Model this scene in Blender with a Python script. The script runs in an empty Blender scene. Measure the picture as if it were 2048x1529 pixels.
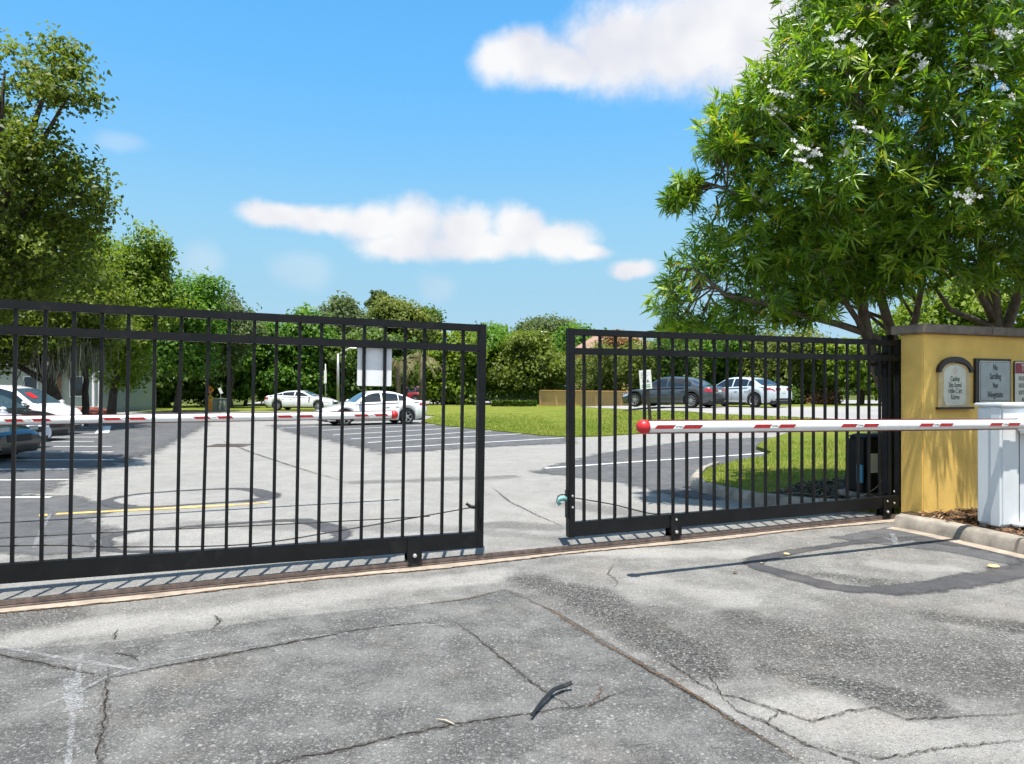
import bpy, bmesh, math, random
import numpy as np
from mathutils import Vector, Matrix

# ------------------------------------------------------------------ camera, sky, sun, exposure
F, CX, HY, CH = 1450.0, 1024.0, 775.0, 1.6      # focal length in photo pixels, principal column, horizon row, eye height
R = math.radians
scene = bpy.context.scene
COL = scene.collection
cam_data = bpy.data.cameras.new('camera')
cam = bpy.data.objects.new('camera', cam_data)
COL.objects.link(cam)
cam.location = (0, 0, CH)
cam.rotation_euler = (R(90), 0, 0)
cam_data.sensor_fit = 'HORIZONTAL'
cam_data.sensor_width = 36.0
cam_data.lens = 36.0 * F / 2048.0
cam_data.shift_y = 10.5 / 2048.0
cam_data.clip_start = 0.05
cam_data.clip_end = 3000
scene.camera = cam

SUN_EL = R(75.0)
SUN_AZ = R(176.0)          # compass style, 0 = +Y, clockwise; the sun stands behind the camera
sun_dir = Vector((math.sin(SUN_AZ) * math.cos(SUN_EL), math.cos(SUN_AZ) * math.cos(SUN_EL), math.sin(SUN_EL)))
sl = bpy.data.lights.new('sun', 'SUN')
sl.energy = 4.6
sl.angle = R(0.53)
sl.color = (1.0, 0.955, 0.88)
sun = bpy.data.objects.new('sun', sl)
COL.objects.link(sun)
sun.rotation_euler = (-sun_dir).to_track_quat('-Z', 'Y').to_euler()

scene.view_settings.view_transform = 'Standard'
scene.view_settings.look = 'None'
scene.view_settings.gamma = 1
scene.view_settings.use_curve_mapping = False
scene.view_settings.exposure = 0.9
try:
    scene.cycles.use_denoising = True
    scene.cycles.max_bounces = 6
    scene.cycles.diffuse_bounces = 3
    scene.cycles.use_adaptive_sampling = True
    scene.cycles.adaptive_threshold = 0.03
    scene.cycles.transparent_max_bounces = 12
except Exception:
    pass

def build_world():
    w = bpy.data.worlds.new('World')
    scene.world = w
    w.use_nodes = True
    nt = w.node_tree
    N, L = nt.nodes, nt.links
    N.clear()
    out = N.new('ShaderNodeOutputWorld')
    sky = N.new('ShaderNodeTexSky')
    sky.sky_type = 'NISHITA'
    sky.sun_disc = False
    sky.sun_elevation = SUN_EL
    sky.sun_rotation = SUN_AZ
    sky.air_density = 1.0
    sky.dust_density = 0.0
    sky.ozone_density = 1.3
    # grade of the sky colour as the phone rendered it: the same curve for every direction
    k1 = N.new('ShaderNodeVectorMath'); k1.operation = 'SCALE'; k1.inputs['Scale'].default_value = .1; L.new(sky.outputs[0], k1.inputs[0])
    cv = N.new('ShaderNodeRGBCurve'); L.new(k1.outputs[0], cv.inputs['Color'])
    for ch, pts in ((0, [(0, .02), (.122, .072), (.16, .108), (.235, .175), (.38, .215), (1, .26)]), (1, [(0, 0), (.205, .262), (.26, .302), (.366, .352), (.53, .362), (1, .385)]), (2, [(0, 0), (.30, .47), (.40, .535), (.50, .515), (.655, .47), (1, .46)])):
        c = cv.mapping.curves[ch]
        while len(c.points) < len(pts): c.points.new(.5, .5)
        for p, q in zip(c.points, pts): p.location = q
    cv.mapping.update()
    k2 = N.new('ShaderNodeVectorMath'); k2.operation = 'SCALE'; k2.inputs['Scale'].default_value = 1 / SKY_STR; L.new(cv.outputs[0], k2.inputs[0])
    b1 = N.new('ShaderNodeBackground')
    b1.inputs['Strength'].default_value = SKY_STR
    L.new(k2.outputs[0], b1.inputs['Color'])
    # cloud directions as azimuth / elevation in units of 0.001 rad
    tc = N.new('ShaderNodeTexCoord')
    sp = N.new('ShaderNodeSeparateXYZ'); L.new(tc.outputs['Generated'], sp.inputs[0])
    az = N.new('ShaderNodeMath'); az.operation = 'ARCTAN2'; L.new(sp.outputs[0], az.inputs[0]); L.new(sp.outputs[1], az.inputs[1])
    el = N.new('ShaderNodeMath'); el.operation = 'ARCSINE'; L.new(sp.outputs[2], el.inputs[0])
    cb = N.new('ShaderNodeCombineXYZ'); L.new(az.outputs[0], cb.inputs[0]); L.new(el.outputs[0], cb.inputs[1])
    nz = N.new('ShaderNodeTexNoise'); nz.inputs['Scale'].default_value = 9.0; nz.inputs['Detail'].default_value = 3.5; nz.inputs['Roughness'].default_value = 0.6
    L.new(tc.outputs['Generated'], nz.inputs['Vector'])
    wob = N.new('ShaderNodeVectorMath'); wob.operation = 'SUBTRACT'; L.new(nz.outputs['Color'], wob.inputs[0]); wob.inputs[1].default_value = (.5, .5, .5)
    wsc = N.new('ShaderNodeVectorMath'); wsc.operation = 'SCALE'; L.new(wob.outputs[0], wsc.inputs[0]); wsc.inputs['Scale'].default_value = 0.042
    wad = N.new('ShaderNodeVectorMath'); wad.operation = 'ADD'; L.new(cb.outputs[0], wad.inputs[0]); L.new(wsc.outputs[0], wad.inputs[1])
    def blobset(blobs):
        prev = None
        for (a, e, ra, re) in blobs:
            s = N.new('ShaderNodeVectorMath'); s.operation = 'SUBTRACT'; L.new(wad.outputs[0], s.inputs[0]); s.inputs[1].default_value = (a, e, 0)
            d = N.new('ShaderNodeVectorMath'); d.operation = 'MULTIPLY'; L.new(s.outputs[0], d.inputs[0]); d.inputs[1].default_value = (1 / ra, 1 / re, 0)
            ln = N.new('ShaderNodeVectorMath'); ln.operation = 'LENGTH'; L.new(d.outputs[0], ln.inputs[0])
            if prev is None:
                prev = ln.outputs['Value']
            else:
                m = N.new('ShaderNodeMath'); m.operation = 'SMOOTH_MIN'; m.inputs[2].default_value = 0.25
                L.new(prev, m.inputs[0]); L.new(ln.outputs['Value'], m.inputs[1]); prev = m.outputs[0]
        return prev
    def pxblob(x, y, rx, ry):
        a = math.atan((x - CX) / F); e = math.atan((HY - y) / F * math.cos(a))
        return (a, e, rx / F * math.cos(a) ** 2, ry / F * math.cos(a))
    main = [pxblob(*b) for b in ((995, 122, 62, 44), (1045, 118, 70, 60), (1130, 128, 100, 50), (1240, 90, 140, 95), (1370, 80, 170, 105), (1520, 70, 190, 115), (1680, 50, 180, 110),
            (545, 430, 75, 30), (640, 440, 100, 34), (740, 452, 90, 46), (830, 455, 75, 58), (800, 500, 110, 34), (930, 462, 62, 52), (960, 492, 160, 34), (1040, 460, 75, 56), (1120, 482, 90, 44), (1180, 502, 50, 18), (1268, 534, 46, 20))]
    faint = [pxblob(*b) for b in ((600, 548, 72, 46), (878, 578, 48, 36), (400, 520, 60, 45), (235, 285, 70, 25))]
    f1 = blobset(main); f2 = blobset(faint)
    nf = N.new('ShaderNodeTexNoise'); nf.inputs['Scale'].default_value = 38.0; nf.inputs['Detail'].default_value = 3; nf.inputs['Roughness'].default_value = .65; L.new(tc.outputs['Generated'], nf.inputs['Vector'])
    fa = N.new('ShaderNodeMath'); fa.operation = 'MULTIPLY_ADD'; L.new(nf.outputs[0], fa.inputs[0]); fa.inputs[1].default_value = .5
    fs = N.new('ShaderNodeMath'); fs.operation = 'SUBTRACT'; L.new(f1, fs.inputs[0]); fs.inputs[1].default_value = .25; L.new(fs.outputs[0], fa.inputs[2]); f1 = fa.outputs[0]
    def ramp(v, a, b, mx):
        mr = N.new('ShaderNodeMapRange'); mr.interpolation_type = 'SMOOTHSTEP'
        L.new(v, mr.inputs['Value']); mr.inputs['From Min'].default_value = a; mr.inputs['From Max'].default_value = b
        mr.inputs['To Min'].default_value = mx; mr.inputs['To Max'].default_value = 0
        return mr.outputs[0]
    m1 = ramp(f1, .46, 1.18, .96); m2 = ramp(f2, .3, 1.1, .22)
    mx0 = N.new('ShaderNodeMath'); mx0.operation = 'MAXIMUM'; L.new(m1, mx0.inputs[0]); L.new(m2, mx0.inputs[1])
    # unseen clouds in the rest of the sky, cover raised to whiten shadow fill
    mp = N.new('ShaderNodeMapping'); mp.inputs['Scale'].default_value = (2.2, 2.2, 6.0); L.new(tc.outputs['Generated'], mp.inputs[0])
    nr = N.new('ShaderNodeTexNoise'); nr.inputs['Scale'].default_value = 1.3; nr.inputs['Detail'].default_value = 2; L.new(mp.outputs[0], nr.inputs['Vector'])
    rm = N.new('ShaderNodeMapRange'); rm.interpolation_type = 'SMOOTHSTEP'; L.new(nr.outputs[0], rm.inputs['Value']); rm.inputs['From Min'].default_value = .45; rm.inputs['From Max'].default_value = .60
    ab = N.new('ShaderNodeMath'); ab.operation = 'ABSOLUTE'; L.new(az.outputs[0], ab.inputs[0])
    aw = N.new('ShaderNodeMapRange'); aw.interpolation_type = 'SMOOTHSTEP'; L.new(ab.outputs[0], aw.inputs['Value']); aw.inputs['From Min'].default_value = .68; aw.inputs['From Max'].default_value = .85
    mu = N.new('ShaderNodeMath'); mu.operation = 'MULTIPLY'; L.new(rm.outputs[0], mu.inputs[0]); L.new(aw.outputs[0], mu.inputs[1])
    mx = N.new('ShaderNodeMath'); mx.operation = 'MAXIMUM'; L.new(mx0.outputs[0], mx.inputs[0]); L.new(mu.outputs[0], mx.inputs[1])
    nz2 = N.new('ShaderNodeTexNoise'); nz2.inputs['Scale'].default_value = 14.0; nz2.inputs['Detail'].default_value = 2
    L.new(tc.outputs['Generated'], nz2.inputs['Vector'])
    cr = N.new('ShaderNodeValToRGB'); L.new(nz2.outputs[0], cr.inputs[0])
    cr.color_ramp.elements[0].position = .3; cr.color_ramp.elements[0].color = (.44, .44, .475, 1)
    cr.color_ramp.elements[1].position = .6; cr.color_ramp.elements[1].color = (.53, .525, .525, 1)
    b2 = N.new('ShaderNodeBackground'); L.new(cr.outputs[0], b2.inputs['Color']); b2.inputs['Strength'].default_value = 1.0
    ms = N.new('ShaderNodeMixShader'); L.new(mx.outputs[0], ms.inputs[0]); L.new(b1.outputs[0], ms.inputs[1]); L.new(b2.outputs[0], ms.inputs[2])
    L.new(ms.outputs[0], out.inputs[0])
SKY_STR = 0.1
build_world()
try:
    scene.world.cycles.sampling_method = 'MANUAL'
    scene.world.cycles.sample_map_resolution = 512
except Exception:
    pass

# ------------------------------------------------------------------ helpers
def sstep(t):
    t = np.clip(t, 0, 1)
    return t * t * (3 - 2 * t)
def terrain(x, y):
    return 0.58 * sstep((y - 19.0) / 14.0) * sstep((x - 1.5) / 7.0)
def at(px, py, d):                       # a point seen in the photo at (px, py), d metres away
    return Vector(((px - CX) / F * d, d, CH - (py - HY) / F * d))
def g(px, py, z=None):                   # where that sight line meets the ground
    if z is not None:
        return at(px, py, F * (CH - z) / (py - HY))
    d = 2.0
    while d < 400:
        p = at(px, py, d)
        if p.z <= float(terrain(p.x, p.y)):
            break
        d += 0.05
    return at(px, py, d)
def line_t(p0, u, px):                   # parameter along a ground line where it crosses image column px
    r = (px - CX) / F
    return (r * p0[1] - p0[0]) / (u[0] - r * u[1])

def setp(o, label=None, cat=None, group=None, kind=None):
    if label: o['label'] = label
    if cat: o['category'] = cat
    if group: o['group'] = group
    if kind: o['kind'] = kind
    return o
def thing(name, label, cat, loc=(0, 0, 0), rot=(0, 0, 0), group=None):
    o = bpy.data.objects.new(name, None)
    o.empty_display_size = .2
    COL.objects.link(o)
    o.location = loc; o.rotation_euler = rot
    return setp(o, label, cat, group)
def link(name, me, parent=None):
    o = bpy.data.objects.new(name, me)
    COL.objects.link(o)
    if parent: o.parent = parent
    return o
def copy_tree(o, parent=None):
    c = o.copy(); COL.objects.link(c)
    if parent: c.parent = parent
    for ch in list(o.children):
        copy_tree(ch, c)
    return c

class MB:
    def __init__(s): s.v = []; s.f = []
    def add(s, vs, fs):
        n = len(s.v); s.v += [tuple(v) for v in vs]; s.f += [tuple(i + n for i in f) for f in fs]; return s
    def box(s, x0, x1, y0, y1, z0, z1):
        vs = [(x, y, z) for z in (z0, z1) for y in (y0, y1) for x in (x0, x1)]
        return s.add(vs, [(0, 2, 3, 1), (4, 5, 7, 6), (0, 1, 5, 4), (2, 6, 7, 3), (0, 4, 6, 2), (1, 3, 7, 5)])
    def tube(s, pts, rad, n=8, cap=True):
        pts = [Vector(p) for p in pts]
        rads = rad if isinstance(rad, (list, tuple)) else [rad] * len(pts)
        rings = []; ref = None
        for i, p in enumerate(pts):
            d = (pts[min(i + 1, len(pts) - 1)] - pts[max(i - 1, 0)])
            if d.length < 1e-9: d = Vector((0, 0, 1))
            d.normalize()
            if ref is None: ref = d.orthogonal().normalized()
            a = (ref - d * ref.dot(d))
            if a.length < 1e-6: a = d.orthogonal()
            a.normalize(); ref = a; b = d.cross(a)
            rings.append([p + (a * math.cos(2 * math.pi * k / n) + b * math.sin(2 * math.pi * k / n)) * rads[i] for k in range(n)])
        vs = [v for r in rings for v in r]; fs = []
        for i in range(len(rings) - 1):
            for k in range(n):
                fs.append((i * n + k, i * n + (k + 1) % n, (i + 1) * n + (k + 1) % n, (i + 1) * n + k))
        if cap:
            fs.append(tuple(range(n - 1, -1, -1))); fs.append(tuple((len(rings) - 1) * n + k for k in range(n)))
        return s.add(vs, fs)
    def lathe(s, prof, axis='z', n=20, c=(0, 0, 0)):     # prof: (radius, height) pairs
        vs = []; fs = []; m = len(prof)
        for k in range(n):
            a = 2 * math.pi * k / n
            for r, h in prof:
                x, y, z = r * math.cos(a), r * math.sin(a), h
                if axis == 'y': x, y, z = x, h, y
                if axis == 'x': x, y, z = h, x, y
                vs.append((x + c[0], y + c[1], z + c[2]))
        for k in range(n):
            for i in range(m - 1):
                fs.append((k * m + i, ((k + 1) % n) * m + i, ((k + 1) % n) * m + i + 1, k * m + i + 1))
        return s.add(vs, fs)
    def prism(s, poly, y0, y1):                           # poly in (x, z), extruded along y
        n = len(poly)
        vs = [(x, y0, z) for x, z in poly] + [(x, y1, z) for x, z in poly]
        fs = [tuple(range(n)), tuple(range(2 * n - 1, n - 1, -1))] + [(i, i + n, (i + 1) % n + n, (i + 1) % n) for i in range(n)]
        return s.add(vs, fs)
    def slab(s, poly, z0, z1):                            # poly in (x, y), extruded along z
        n = len(poly)
        vs = [(p[0], p[1], z0) for p in poly] + [(p[0], p[1], z1) for p in poly]
        fs = [tuple(range(n - 1, -1, -1)), tuple(range(n, 2 * n))] + [(i, (i + 1) % n, (i + 1) % n + n, i + n) for i in range(n)]
        return s.add(vs, fs)
    def build(s, name, mat, parent=None, smooth=False, bevel=0, auto=None, fixn=True):
        me = bpy.data.meshes.new(name)
        me.from_pydata(s.v, [], s.f)
        if fixn or bevel:
            bm = bmesh.new(); bm.from_mesh(me)
            if bevel:
                bmesh.ops.bevel(bm, geom=bm.edges[:], offset=bevel, segments=2, affect='EDGES', clamp_overlap=True)
            if fixn: bmesh.ops.recalc_face_normals(bm, faces=bm.faces[:])
            bm.to_mesh(me); bm.free()
        if smooth:
            me.polygons.foreach_set('use_smooth', [True] * len(me.polygons))
            if auto:
                bm = bmesh.new(); bm.from_mesh(me)
                for e in bm.edges:
                    if len(e.link_faces) == 2 and e.calc_face_angle(0) > auto: e.smooth = False
                bm.to_mesh(me); bm.free()
        me.update()
        if mat: me.materials.append(mat)
        return link(name, me, parent)

def np_mesh(name, V, Fc, mat, rnd=None, parent=None, attrs=None, smooth=False):
    me = bpy.data.meshes.new(name)
    V = np.asarray(V, dtype=np.float32); Fc = np.asarray(Fc, dtype=np.int32)
    me.vertices.add(len(V)); me.vertices.foreach_set('co', V.ravel())
    me.loops.add(Fc.size); me.loops.foreach_set('vertex_index', Fc.ravel())
    me.polygons.add(len(Fc))
    me.polygons.foreach_set('loop_start', np.arange(0, Fc.size, Fc.shape[1], dtype=np.int32))
    me.update(calc_edges=True)
    if smooth: me.polygons.foreach_set('use_smooth', np.ones(len(Fc), dtype=bool))
    if rnd is not None:
        a = me.attributes.new('rnd', 'FLOAT', 'FACE'); a.data.foreach_set('value', np.asarray(rnd, dtype=np.float32))
    for k, v in (attrs or {}).items():
        a = me.attributes.new(k, 'FLOAT', 'POINT'); a.data.foreach_set('value', np.asarray(v, dtype=np.float32))
    me.validate()
    me.materials.append(mat)
    return link(name, me, parent)

# ------------------------------------------------------------------ materials
def newmat(name):
    m = bpy.data.materials.new(name); m.use_nodes = True
    nt = m.node_tree
    return m, nt.nodes, nt.links, nt.nodes['Principled BSDF'], nt.nodes['Material Output']
def ramp_node(N, L, src, stops):
    r = N.new('ShaderNodeValToRGB'); L.new(src, r.inputs[0])
    e = r.color_ramp.elements
    while len(e) < len(stops): e.new(.5)
    for k, (p, c) in enumerate(stops):
        e[k].position = p; e[k].color = (c[0], c[1], c[2], 1) if hasattr(c, '__len__') else (c, c, c, 1)
    return r.outputs[0]
def noise(N, L, scale, detail=4, rough=.55, vec=None, dist=0):
    n = N.new('ShaderNodeTexNoise'); n.inputs['Scale'].default_value = scale; n.inputs['Detail'].default_value = detail
    n.inputs['Roughness'].default_value = rough; n.inputs['Distortion'].default_value = dist
    if vec: L.new(vec, n.inputs['Vector'])
    return n.outputs[0]
def mixc(N, L, f, a, b, mode='MIX'):
    m = N.new('ShaderNodeMix'); m.data_type = 'RGBA'; m.blend_type = mode
    for k, v in ((0, f), (6, a), (7, b)):
        sock = m.inputs[k]
        if isinstance(v, bpy.types.NodeSocket): L.new(v, sock)
        elif hasattr(v, '__len__'): sock.default_value = (*v[:3], 1)
        else: sock.default_value = v if k == 0 else (v, v, v, 1)
    return m.outputs[2]
def bump(N, L, h, strength, dist, bsdf):
    b = N.new('ShaderNodeBump'); b.inputs['Strength'].default_value = strength; b.inputs['Distance'].default_value = dist
    L.new(h, b.inputs['Height']); L.new(b.outputs[0], bsdf.inputs['Normal'])
def objc(N):
    return N.new('ShaderNodeTexCoord').outputs['Object']
def simple(name, col, rough=.5, metal=0, var=.15, scale=8, spec=.5, coat=0, bmp=0, bscale=60):
    m, N, L, b, o = newmat(name)
    c = objc(N)
    n = noise(N, L, scale, 5, .6, c)
    lo = [x * (1 - var) for x in col]; hi = [min(1, x * (1 + var)) for x in col]
    L.new(ramp_node(N, L, n, [(.3, lo), (.7, hi)]), b.inputs['Base Color'])
    b.inputs['Roughness'].default_value = rough; b.inputs['Metallic'].default_value = metal
    b.inputs['Specular IOR Level'].default_value = spec; b.inputs['Coat Weight'].default_value = coat
    b.inputs['Coat Roughness'].default_value = .04
    if bmp: bump(N, L, noise(N, L, bscale, 4, .6, c), bmp, .01, b)
    return m
def glassy(name, col, rough=.05):
    m, N, L, b, o = newmat(name)
    n = noise(N, L, 1.5, 2, .5, objc(N))
    L.new(ramp_node(N, L, n, [(.3, [x * .8 for x in col]), (.7, col)]), b.inputs['Base Color'])
    b.inputs['Roughness'].default_value = rough; b.inputs['Specular IOR Level'].default_value = .7
    return m
def leafmat(name, stops, trans=.3, gloss=.35, tcol=(1.25, 1.3, .55), rough=.5):
    m, N, L, b, o = newmat(name)
    a = N.new('ShaderNodeAttribute'); a.attribute_name = 'rnd'
    c = ramp_node(N, L, a.outputs['Fac'], stops)
    L.new(c, b.inputs['Base Color'])
    b.inputs['Roughness'].default_value = rough; b.inputs['Specular IOR Level'].default_value = gloss
    t = N.new('ShaderNodeBsdfTranslucent'); L.new(mixc(N, L, 1.0, c, tcol, 'MULTIPLY'), t.inputs['Color'])
    s = N.new('ShaderNodeMixShader'); s.inputs[0].default_value = trans
    L.new(b.outputs[0], s.inputs[1]); L.new(t.outputs[0], s.inputs[2]); L.new(s.outputs[0], o.inputs[0])
    return m

def asphalt(name, dark, light, speck=.55, scale=46, big=.5, soft=False, contrast=1.0):
    """worn asphalt: pale stones in a dark binder, with broad worn and stained areas"""
    m, N, L, b, o = newmat(name)
    c = objc(N)
    def mul(x, y):
        k = N.new('ShaderNodeMath'); k.operation = 'MULTIPLY'
        for q, v in ((0, x), (1, y)):
            if isinstance(v, bpy.types.NodeSocket): L.new(v, k.inputs[q])
            else: k.inputs[q].default_value = v
        return k.outputs[0]
    wv = N.new('ShaderNodeVectorMath'); wv.operation = 'ADD'; L.new(c, wv.inputs[0])
    wn = N.new('ShaderNodeTexNoise'); wn.inputs['Scale'].default_value = 30; L.new(c, wn.inputs['Vector'])
    ws = N.new('ShaderNodeVectorMath'); ws.operation = 'SCALE'; L.new(wn.outputs['Color'], ws.inputs[0]); ws.inputs['Scale'].default_value = .02
    L.new(ws.outputs[0], wv.inputs[1])
    def stones(sc, keep):
        v = N.new('ShaderNodeTexVoronoi'); v.inputs['Scale'].default_value = sc; L.new(wv.outputs[0], v.inputs['Vector'])
        sp = N.new('ShaderNodeSeparateColor'); L.new(v.outputs['Color'], sp.inputs[0])
        body = ramp_node(N, L, v.outputs['Distance'], [(.22, 1), (.50, 0)])
        pick = ramp_node(N, L, sp.outputs[0], [(keep - .06, 0), (keep + .06, 1)])
        tone = ramp_node(N, L, sp.outputs[1], [(0, [x * .75 for x in light]), (.55, light), (1, [min(.78, x * 1.65) for x in light])])
        return mul(body, pick), tone
    worn = noise(N, L, big, 6, .62, c)
    amount = ramp_node(N, L, worn, [(.30, .45), (.66, 1.0)])
    mean = [dark[k] * (1 - speck) + light[k] * speck for k in range(3)]
    grain = noise(N, L, 75, 6, .78, c)
    lo = [dark[k] + (mean[k] - dark[k]) * (.15) for k in range(3)]; hi = [mean[k] * 1.28 for k in range(3)]
    base = ramp_node(N, L, grain, [(.36, lo), (.50, mean), (.64, hi)])
    blot = noise(N, L, 2.6, 7, .7, c)
    base = mixc(N, L, ramp_node(N, L, blot, [(.42, 0), (.72, .6)]), base, [min(.6, x * 1.2) for x in light])
    base = mixc(N, L, ramp_node(N, L, noise(N, L, 1.15, 6, .65, c), [(.50, 0), (.78, .55)]), base, [x * 1.1 for x in dark])
    st = N.new('ShaderNodeAttribute'); st.attribute_name = 'stain'
    li = N.new('ShaderNodeAttribute'); li.attribute_name = 'pale'
    base = mixc(N, L, mul(li.outputs['Fac'], ramp_node(N, L, noise(N, L, 45, 5, .75, c), [(.30, .35), (.60, 1)])), base, mixc(N, L, ramp_node(N, L, noise(N, L, .8, 7, .7, c), [(.35, 0), (.7, 1)]), (.30, .29, .272), (.43, .415, .388)))
    base = mixc(N, L, mul(st.outputs['Fac'], ramp_node(N, L, noise(N, L, 38, 6, .8, c), [(.36, .35), (.56, 1)])), base, [x * .55 for x in dark])
    f2, t2 = stones(scale * 2.3, .38); base = mixc(N, L, mul(mul(f2, amount), .75 * contrast), base, t2)
    f1, t1 = stones(scale, .48); base = mixc(N, L, mul(mul(f1, amount), .68 * contrast), base, t1)
    base = mixc(N, L, ramp_node(N, L, noise(N, L, 150, 3, .6, c), [(.34, .55 * contrast), (.47, 0)]), base, [x * .45 for x in dark])
    base = mixc(N, L, ramp_node(N, L, noise(N, L, .9, 5, .6, c), [(.55, 0), (.85, .30)]), base, (.36, .29, .22))
    L.new(base, b.inputs['Base Color'])
    b.inputs['Roughness'].default_value = .88; b.inputs['Specular IOR Level'].default_value = .25
    hh = N.new('ShaderNodeMath'); hh.operation = 'ADD'; L.new(f1, hh.inputs[0]); L.new(grain, hh.inputs[1])
    bump(N, L, hh.outputs[0], .9, .006, b)
    if soft:                                             # a thin coat that wears away towards its edge
        ed = N.new('ShaderNodeAttribute'); ed.attribute_name = 'edge'
        ad = N.new('ShaderNodeMath'); ad.operation = 'ADD'; L.new(ed.outputs['Fac'], ad.inputs[0])
        L.new(ramp_node(N, L, noise(N, L, 3.0, 7, .72, c), [(.25, 0), (.75, .8)]), ad.inputs[1])
        al = ramp_node(N, L, ad.outputs[0], [(.50, 0), (.85, 1)])
        t = N.new('ShaderNodeBsdfTransparent'); s = N.new('ShaderNodeMixShader')
        L.new(al, s.inputs[0]); L.new(t.outputs[0], s.inputs[1]); L.new(b.outputs[0], s.inputs[2]); L.new(s.outputs[0], o.inputs[0])
    return m

M = {}
M['asphalt'] = asphalt('weathered_asphalt', (.048, .0465, .044), (.29, .282, .265), .42, contrast=1.2)
M['slab'] = asphalt('patched_asphalt', (.034, .0338, .033), (.232, .228, .219), .26, 38, .8, contrast=1.2)
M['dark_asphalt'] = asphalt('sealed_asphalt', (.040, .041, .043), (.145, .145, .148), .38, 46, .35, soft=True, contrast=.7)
M['tar'] = asphalt('tar_band', (.036, .036, .039), (.095, .095, .10), .4, 60, 1.5, soft=True, contrast=.5)
M['paint_white'] = simple('road_paint_white', (.72, .72, .70), .7, var=.2, scale=14)
M['paint_yellow'] = simple('road_paint_yellow', (.56, .37, .11), .7, var=.3, scale=9)
M['crack'] = simple('crack_dirt', (.032, .026, .021), .95, var=.5, scale=12, spec=.1)
M['crack_rust'] = simple('crack_soil', (.14, .085, .05), .95, var=.5, scale=12, spec=.1)
def chalkmat():
    m, N, L, b, o = newmat('chalk_mark')
    c = objc(N)
    b.inputs['Base Color'].default_value = (.62, .64, .66, 1); b.inputs['Roughness'].default_value = .9
    t = N.new('ShaderNodeBsdfTransparent'); s = N.new('ShaderNodeMixShader')
    f = N.new('ShaderNodeMath'); f.operation = 'MULTIPLY'
    L.new(ramp_node(N, L, noise(N, L, 90, 4, .7, c), [(.42, 0), (.62, .75)]), f.inputs[0])
    L.new(ramp_node(N, L, noise(N, L, 6, 4, .7, c), [(.3, .05), (.7, .7)]), f.inputs[1])
    L.new(f.outputs[0], s.inputs[0]); L.new(t.outputs[0], s.inputs[1]); L.new(b.outputs[0], s.inputs[2]); L.new(s.outputs[0], o.inputs[0])
    return m
M['chalk'] = chalkmat()
def crumblemat():
    m, N, L, b, o = newmat('crumbled_crack_edge')
    c = objc(N)
    b.inputs['Base Color'].default_value = (.06, .052, .044, 1); b.inputs['Roughness'].default_value = .95
    t = N.new('ShaderNodeBsdfTransparent'); s_ = N.new('ShaderNodeMixShader')
    L.new(ramp_node(N, L, noise(N, L, 70, 5, .75, c), [(.48, 0), (.60, .85)]), s_.inputs[0]); L.new(t.outputs[0], s_.inputs[1]); L.new(b.outputs[0], s_.inputs[2]); L.new(s_.outputs[0], o.inputs[0])
    return m
M['crumble'] = crumblemat()
M['concrete'] = simple('kerb_concrete', (.27, .24, .20), .9, var=.45, scale=4, bmp=.5, bscale=70)
M['concrete_rust'] = simple('track_footing_concrete', (.32, .265, .21), .9, var=.3, scale=6, bmp=.5, bscale=60)
M['track'] = simple('rusty_steel', (.15, .115, .10), .65, .3, .4, 18, bmp=.3)
def dusty_black():
    m, N, L, b, o = newmat('black_powder_coat')
    c = objc(N)
    base = ramp_node(N, L, noise(N, L, 4, 5, .6, c), [(.3, (.004, .0045, .0055)), (.7, (.0085, .009, .010))])
    base = mixc(N, L, ramp_node(N, L, noise(N, L, 7, 7, .72, c), [(.56, 0), (.78, .5)]), base, (.040, .036, .031))
    base = mixc(N, L, ramp_node(N, L, noise(N, L, 34, 4, .6, c), [(.70, 0), (.74, .8)]), base, (.10, .05, .028))
    L.new(base, b.inputs['Base Color']); b.inputs['Specular IOR Level'].default_value = .28
    L.new(ramp_node(N, L, noise(N, L, 9, 5, .6, c), [(.3, .34), (.7, .62)]), b.inputs['Roughness'])
    bump(N, L, noise(N, L, 26, 4, .6, c), .08, .01, b)
    return m
M['black'] = dusty_black()
M['black_matte'] = simple('black_plastic', (.007, .007, .0075), .6, 0, .3, 6, .25)
M['bolt'] = simple('zinc_bolt', (.62, .62, .60), .4, .7, .2, 30)
M['wire'] = simple('black_wire', (.02, .02, .02), .6)
M['white_metal'] = simple('white_powder_coat', (.72, .755, .77), .4, 0, .05, 3, .5)
M['white_panel'] = simple('white_sign_back', (.80, .80, .81), .5, 0, .04, 4)
M['arm_white'] = simple('arm_white', (.80, .80, .79), .35, 0, .06, 5)
M['red'] = simple('red_rubber', (.50, .018, .022), .4, 0, .2, 8)
M['reflect_red'] = simple('red_reflective_tape', (.36, .014, .02), .35, 0, .25, 40)
M['dim_red'] = simple('dark_red_edge', (.17, .014, .02), .5, 0, .25, 9)
M['stucco'] = simple('yellow_stucco', (.82, .54, .15), .9, 0, .13, 2.2, .2, bmp=.5, bscale=55)
M['cap'] = simple('wall_cap_stone', (.19, .155, .125), .85, 0, .35, 7, .3, bmp=.3, bscale=30)
M['tan_wall'] = simple('tan_stucco', (.60, .36, .16), .9, 0, .08, 2, .2)
M['sign_cream'] = simple('sign_cream_board', (.58, .44, .22), .6, 0, .12, 12)
M['sign_pale'] = simple('sign_pale_panel', (.64, .63, .53), .5, 0, .08, 10)
M['sign_grey'] = simple('sign_grey_green', (.34, .39, .385), .35, 0, .12, 9)
M['sign_brown'] = simple('dark_brown_wood', (.025, .02, .018), .5, 0, .3, 20)
M['sign_red'] = simple('tow_red', (.26, .012, .03), .45, 0, .1, 9)
M['ink'] = simple('black_ink', (.02, .022, .024), .6)
M['ink_green'] = simple('green_ink', (.05, .25, .12), .6)
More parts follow.
